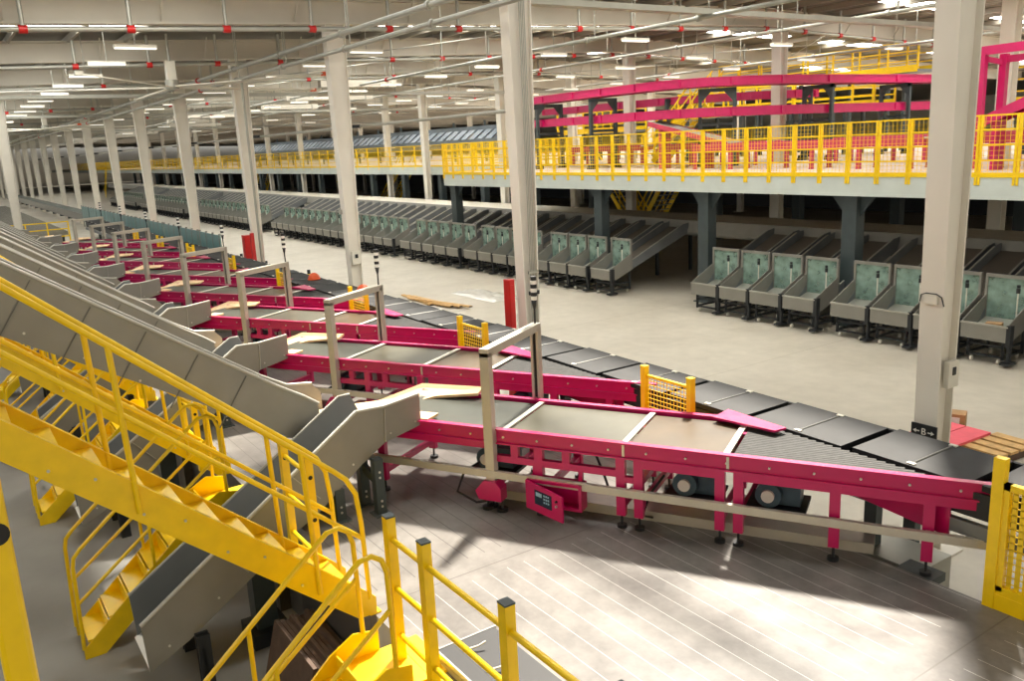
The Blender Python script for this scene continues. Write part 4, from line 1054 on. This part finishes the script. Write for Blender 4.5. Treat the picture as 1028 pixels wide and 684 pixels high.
# longitudinal tie pipe low over the belt side, seen across the left columns
t = thing('tie_pipe', 'thin horizontal pipe clamped across the distant white columns', 'pipe', (0,9.6,5.0))
MB().tube([(-110,0,.55),(-14,0,.55)], .035, 8).build('pipe_run', M['galv'], t)
for k in range(1, 12): MB().cbox((-5.06-7.98*k-0.0,-.18,.55),(.08,.4,.08)).build('clamp', M['dark2'], t)
for k in range(13):
    x = -33-8*k; y = 13.5+(k%3)*1.5; L_ = 5.5+(k%2)*2
    t = thing('air_duct', ORD[k]+' white air duct section hung under the roof girders', 'duct', (x,y,7.55), 0, 'white air ducts under the roof')
    MB().box((-.16,0,-.13),(.16,L_*.6,.13)).build('duct_body', M['beam'], t)
    for yy in (.4,L_*.6-.4):
        MB().box((-.18,yy-.03,-.15),(.18,yy+.03,.15)).build('flange', M['galv'], t)
        MB().tube([(0,yy,.2),(0,yy,zr(y+yy)-7.6)], .015, 6).build('hanger', M['galv'], t)
for k in range(2, 16):
    x = -5-8*k
    for y in (13, 29):
        b = MB(); b.tube([(x,y,zr(y)-.7),(x-8,y+8,zr(y+8)-.3)], .018, 6); b.tube([(x-8,y,zr(y)-.7),(x,y+8,zr(y+8)-.3)], .018, 6)
        b.build('beam_cross_rods', M['galv'], kind='structure')
# linear lamps on drop rods
def lamp(x, y, z, label):
    l = thing('linear_lamp', label, 'ceiling lamp', (x,y,z), 0, 'linear lamps hung over the hall')
    MB().box((-.07,-.45,.03),(.07,.45,.09)).build('housing', M['offwhite'], l)
    MB().box((-.055,-.44,.0),(.055,.44,.03)).build('diffuser', M['lamp'], l)
    MB().tube([(0,0,.09),(0,0,zr(y)-z-.05)], .012, 6).build('drop_rod', M['galv'], l)
    return l
ln = 0; proto = None
ys = (4.4,10.2,16.2,22.2,28)
for k in range(0, 15):
    for j, y in enumerate(ys):
        if k == 0 and j < 2: continue
        x = -17.8-3.55*k if k < 9 else -17.8-3.55*9-7.1*(k-9)
        lab = ORD[k]+' hanging linear lamp of the '+ORD[j]+' lamp row from the dock'
        z = 7.4
        lamp(x, y+random.uniform(-.1,.1), z, lab)

# ------------------------------------------------------------------ light
w = bpy.data.worlds.new('world'); scn.world = w; w.use_nodes = True
bg = w.node_tree.nodes['Background']; bg.inputs[0].default_value = (.98,.98,.96,1); bg.inputs[1].default_value = 1.0
sd = bpy.data.lights.new('sun', 'SUN'); so = bpy.data.objects.new('sun', sd); COL.objects.link(so)
el = math.radians(53); dv = Vector((.577*math.cos(el),-.816*math.cos(el),-math.sin(el)))
so.rotation_euler = dv.to_track_quat('-Z','Y').to_euler(); so.location = (0,0,30)
sd.energy = 13.0; sd.angle = math.radians(4); sd.color = (1.0,.92,.80)
scn.view_settings.view_transform = 'Standard'; scn.view_settings.look = 'None'
scn.view_settings.gamma = 1; scn.view_settings.use_curve_mapping = False; scn.view_settings.exposure = 0.12
scn.cycles.max_bounces = 8; scn.cycles.diffuse_bounces = 5; scn.cycles.glossy_bounces = 3; scn.cycles.transparent_max_bounces = 12
scn.cycles.sample_clamp_indirect = 6
scn.cycles.caustics_reflective = False; scn.cycles.caustics_refractive = False
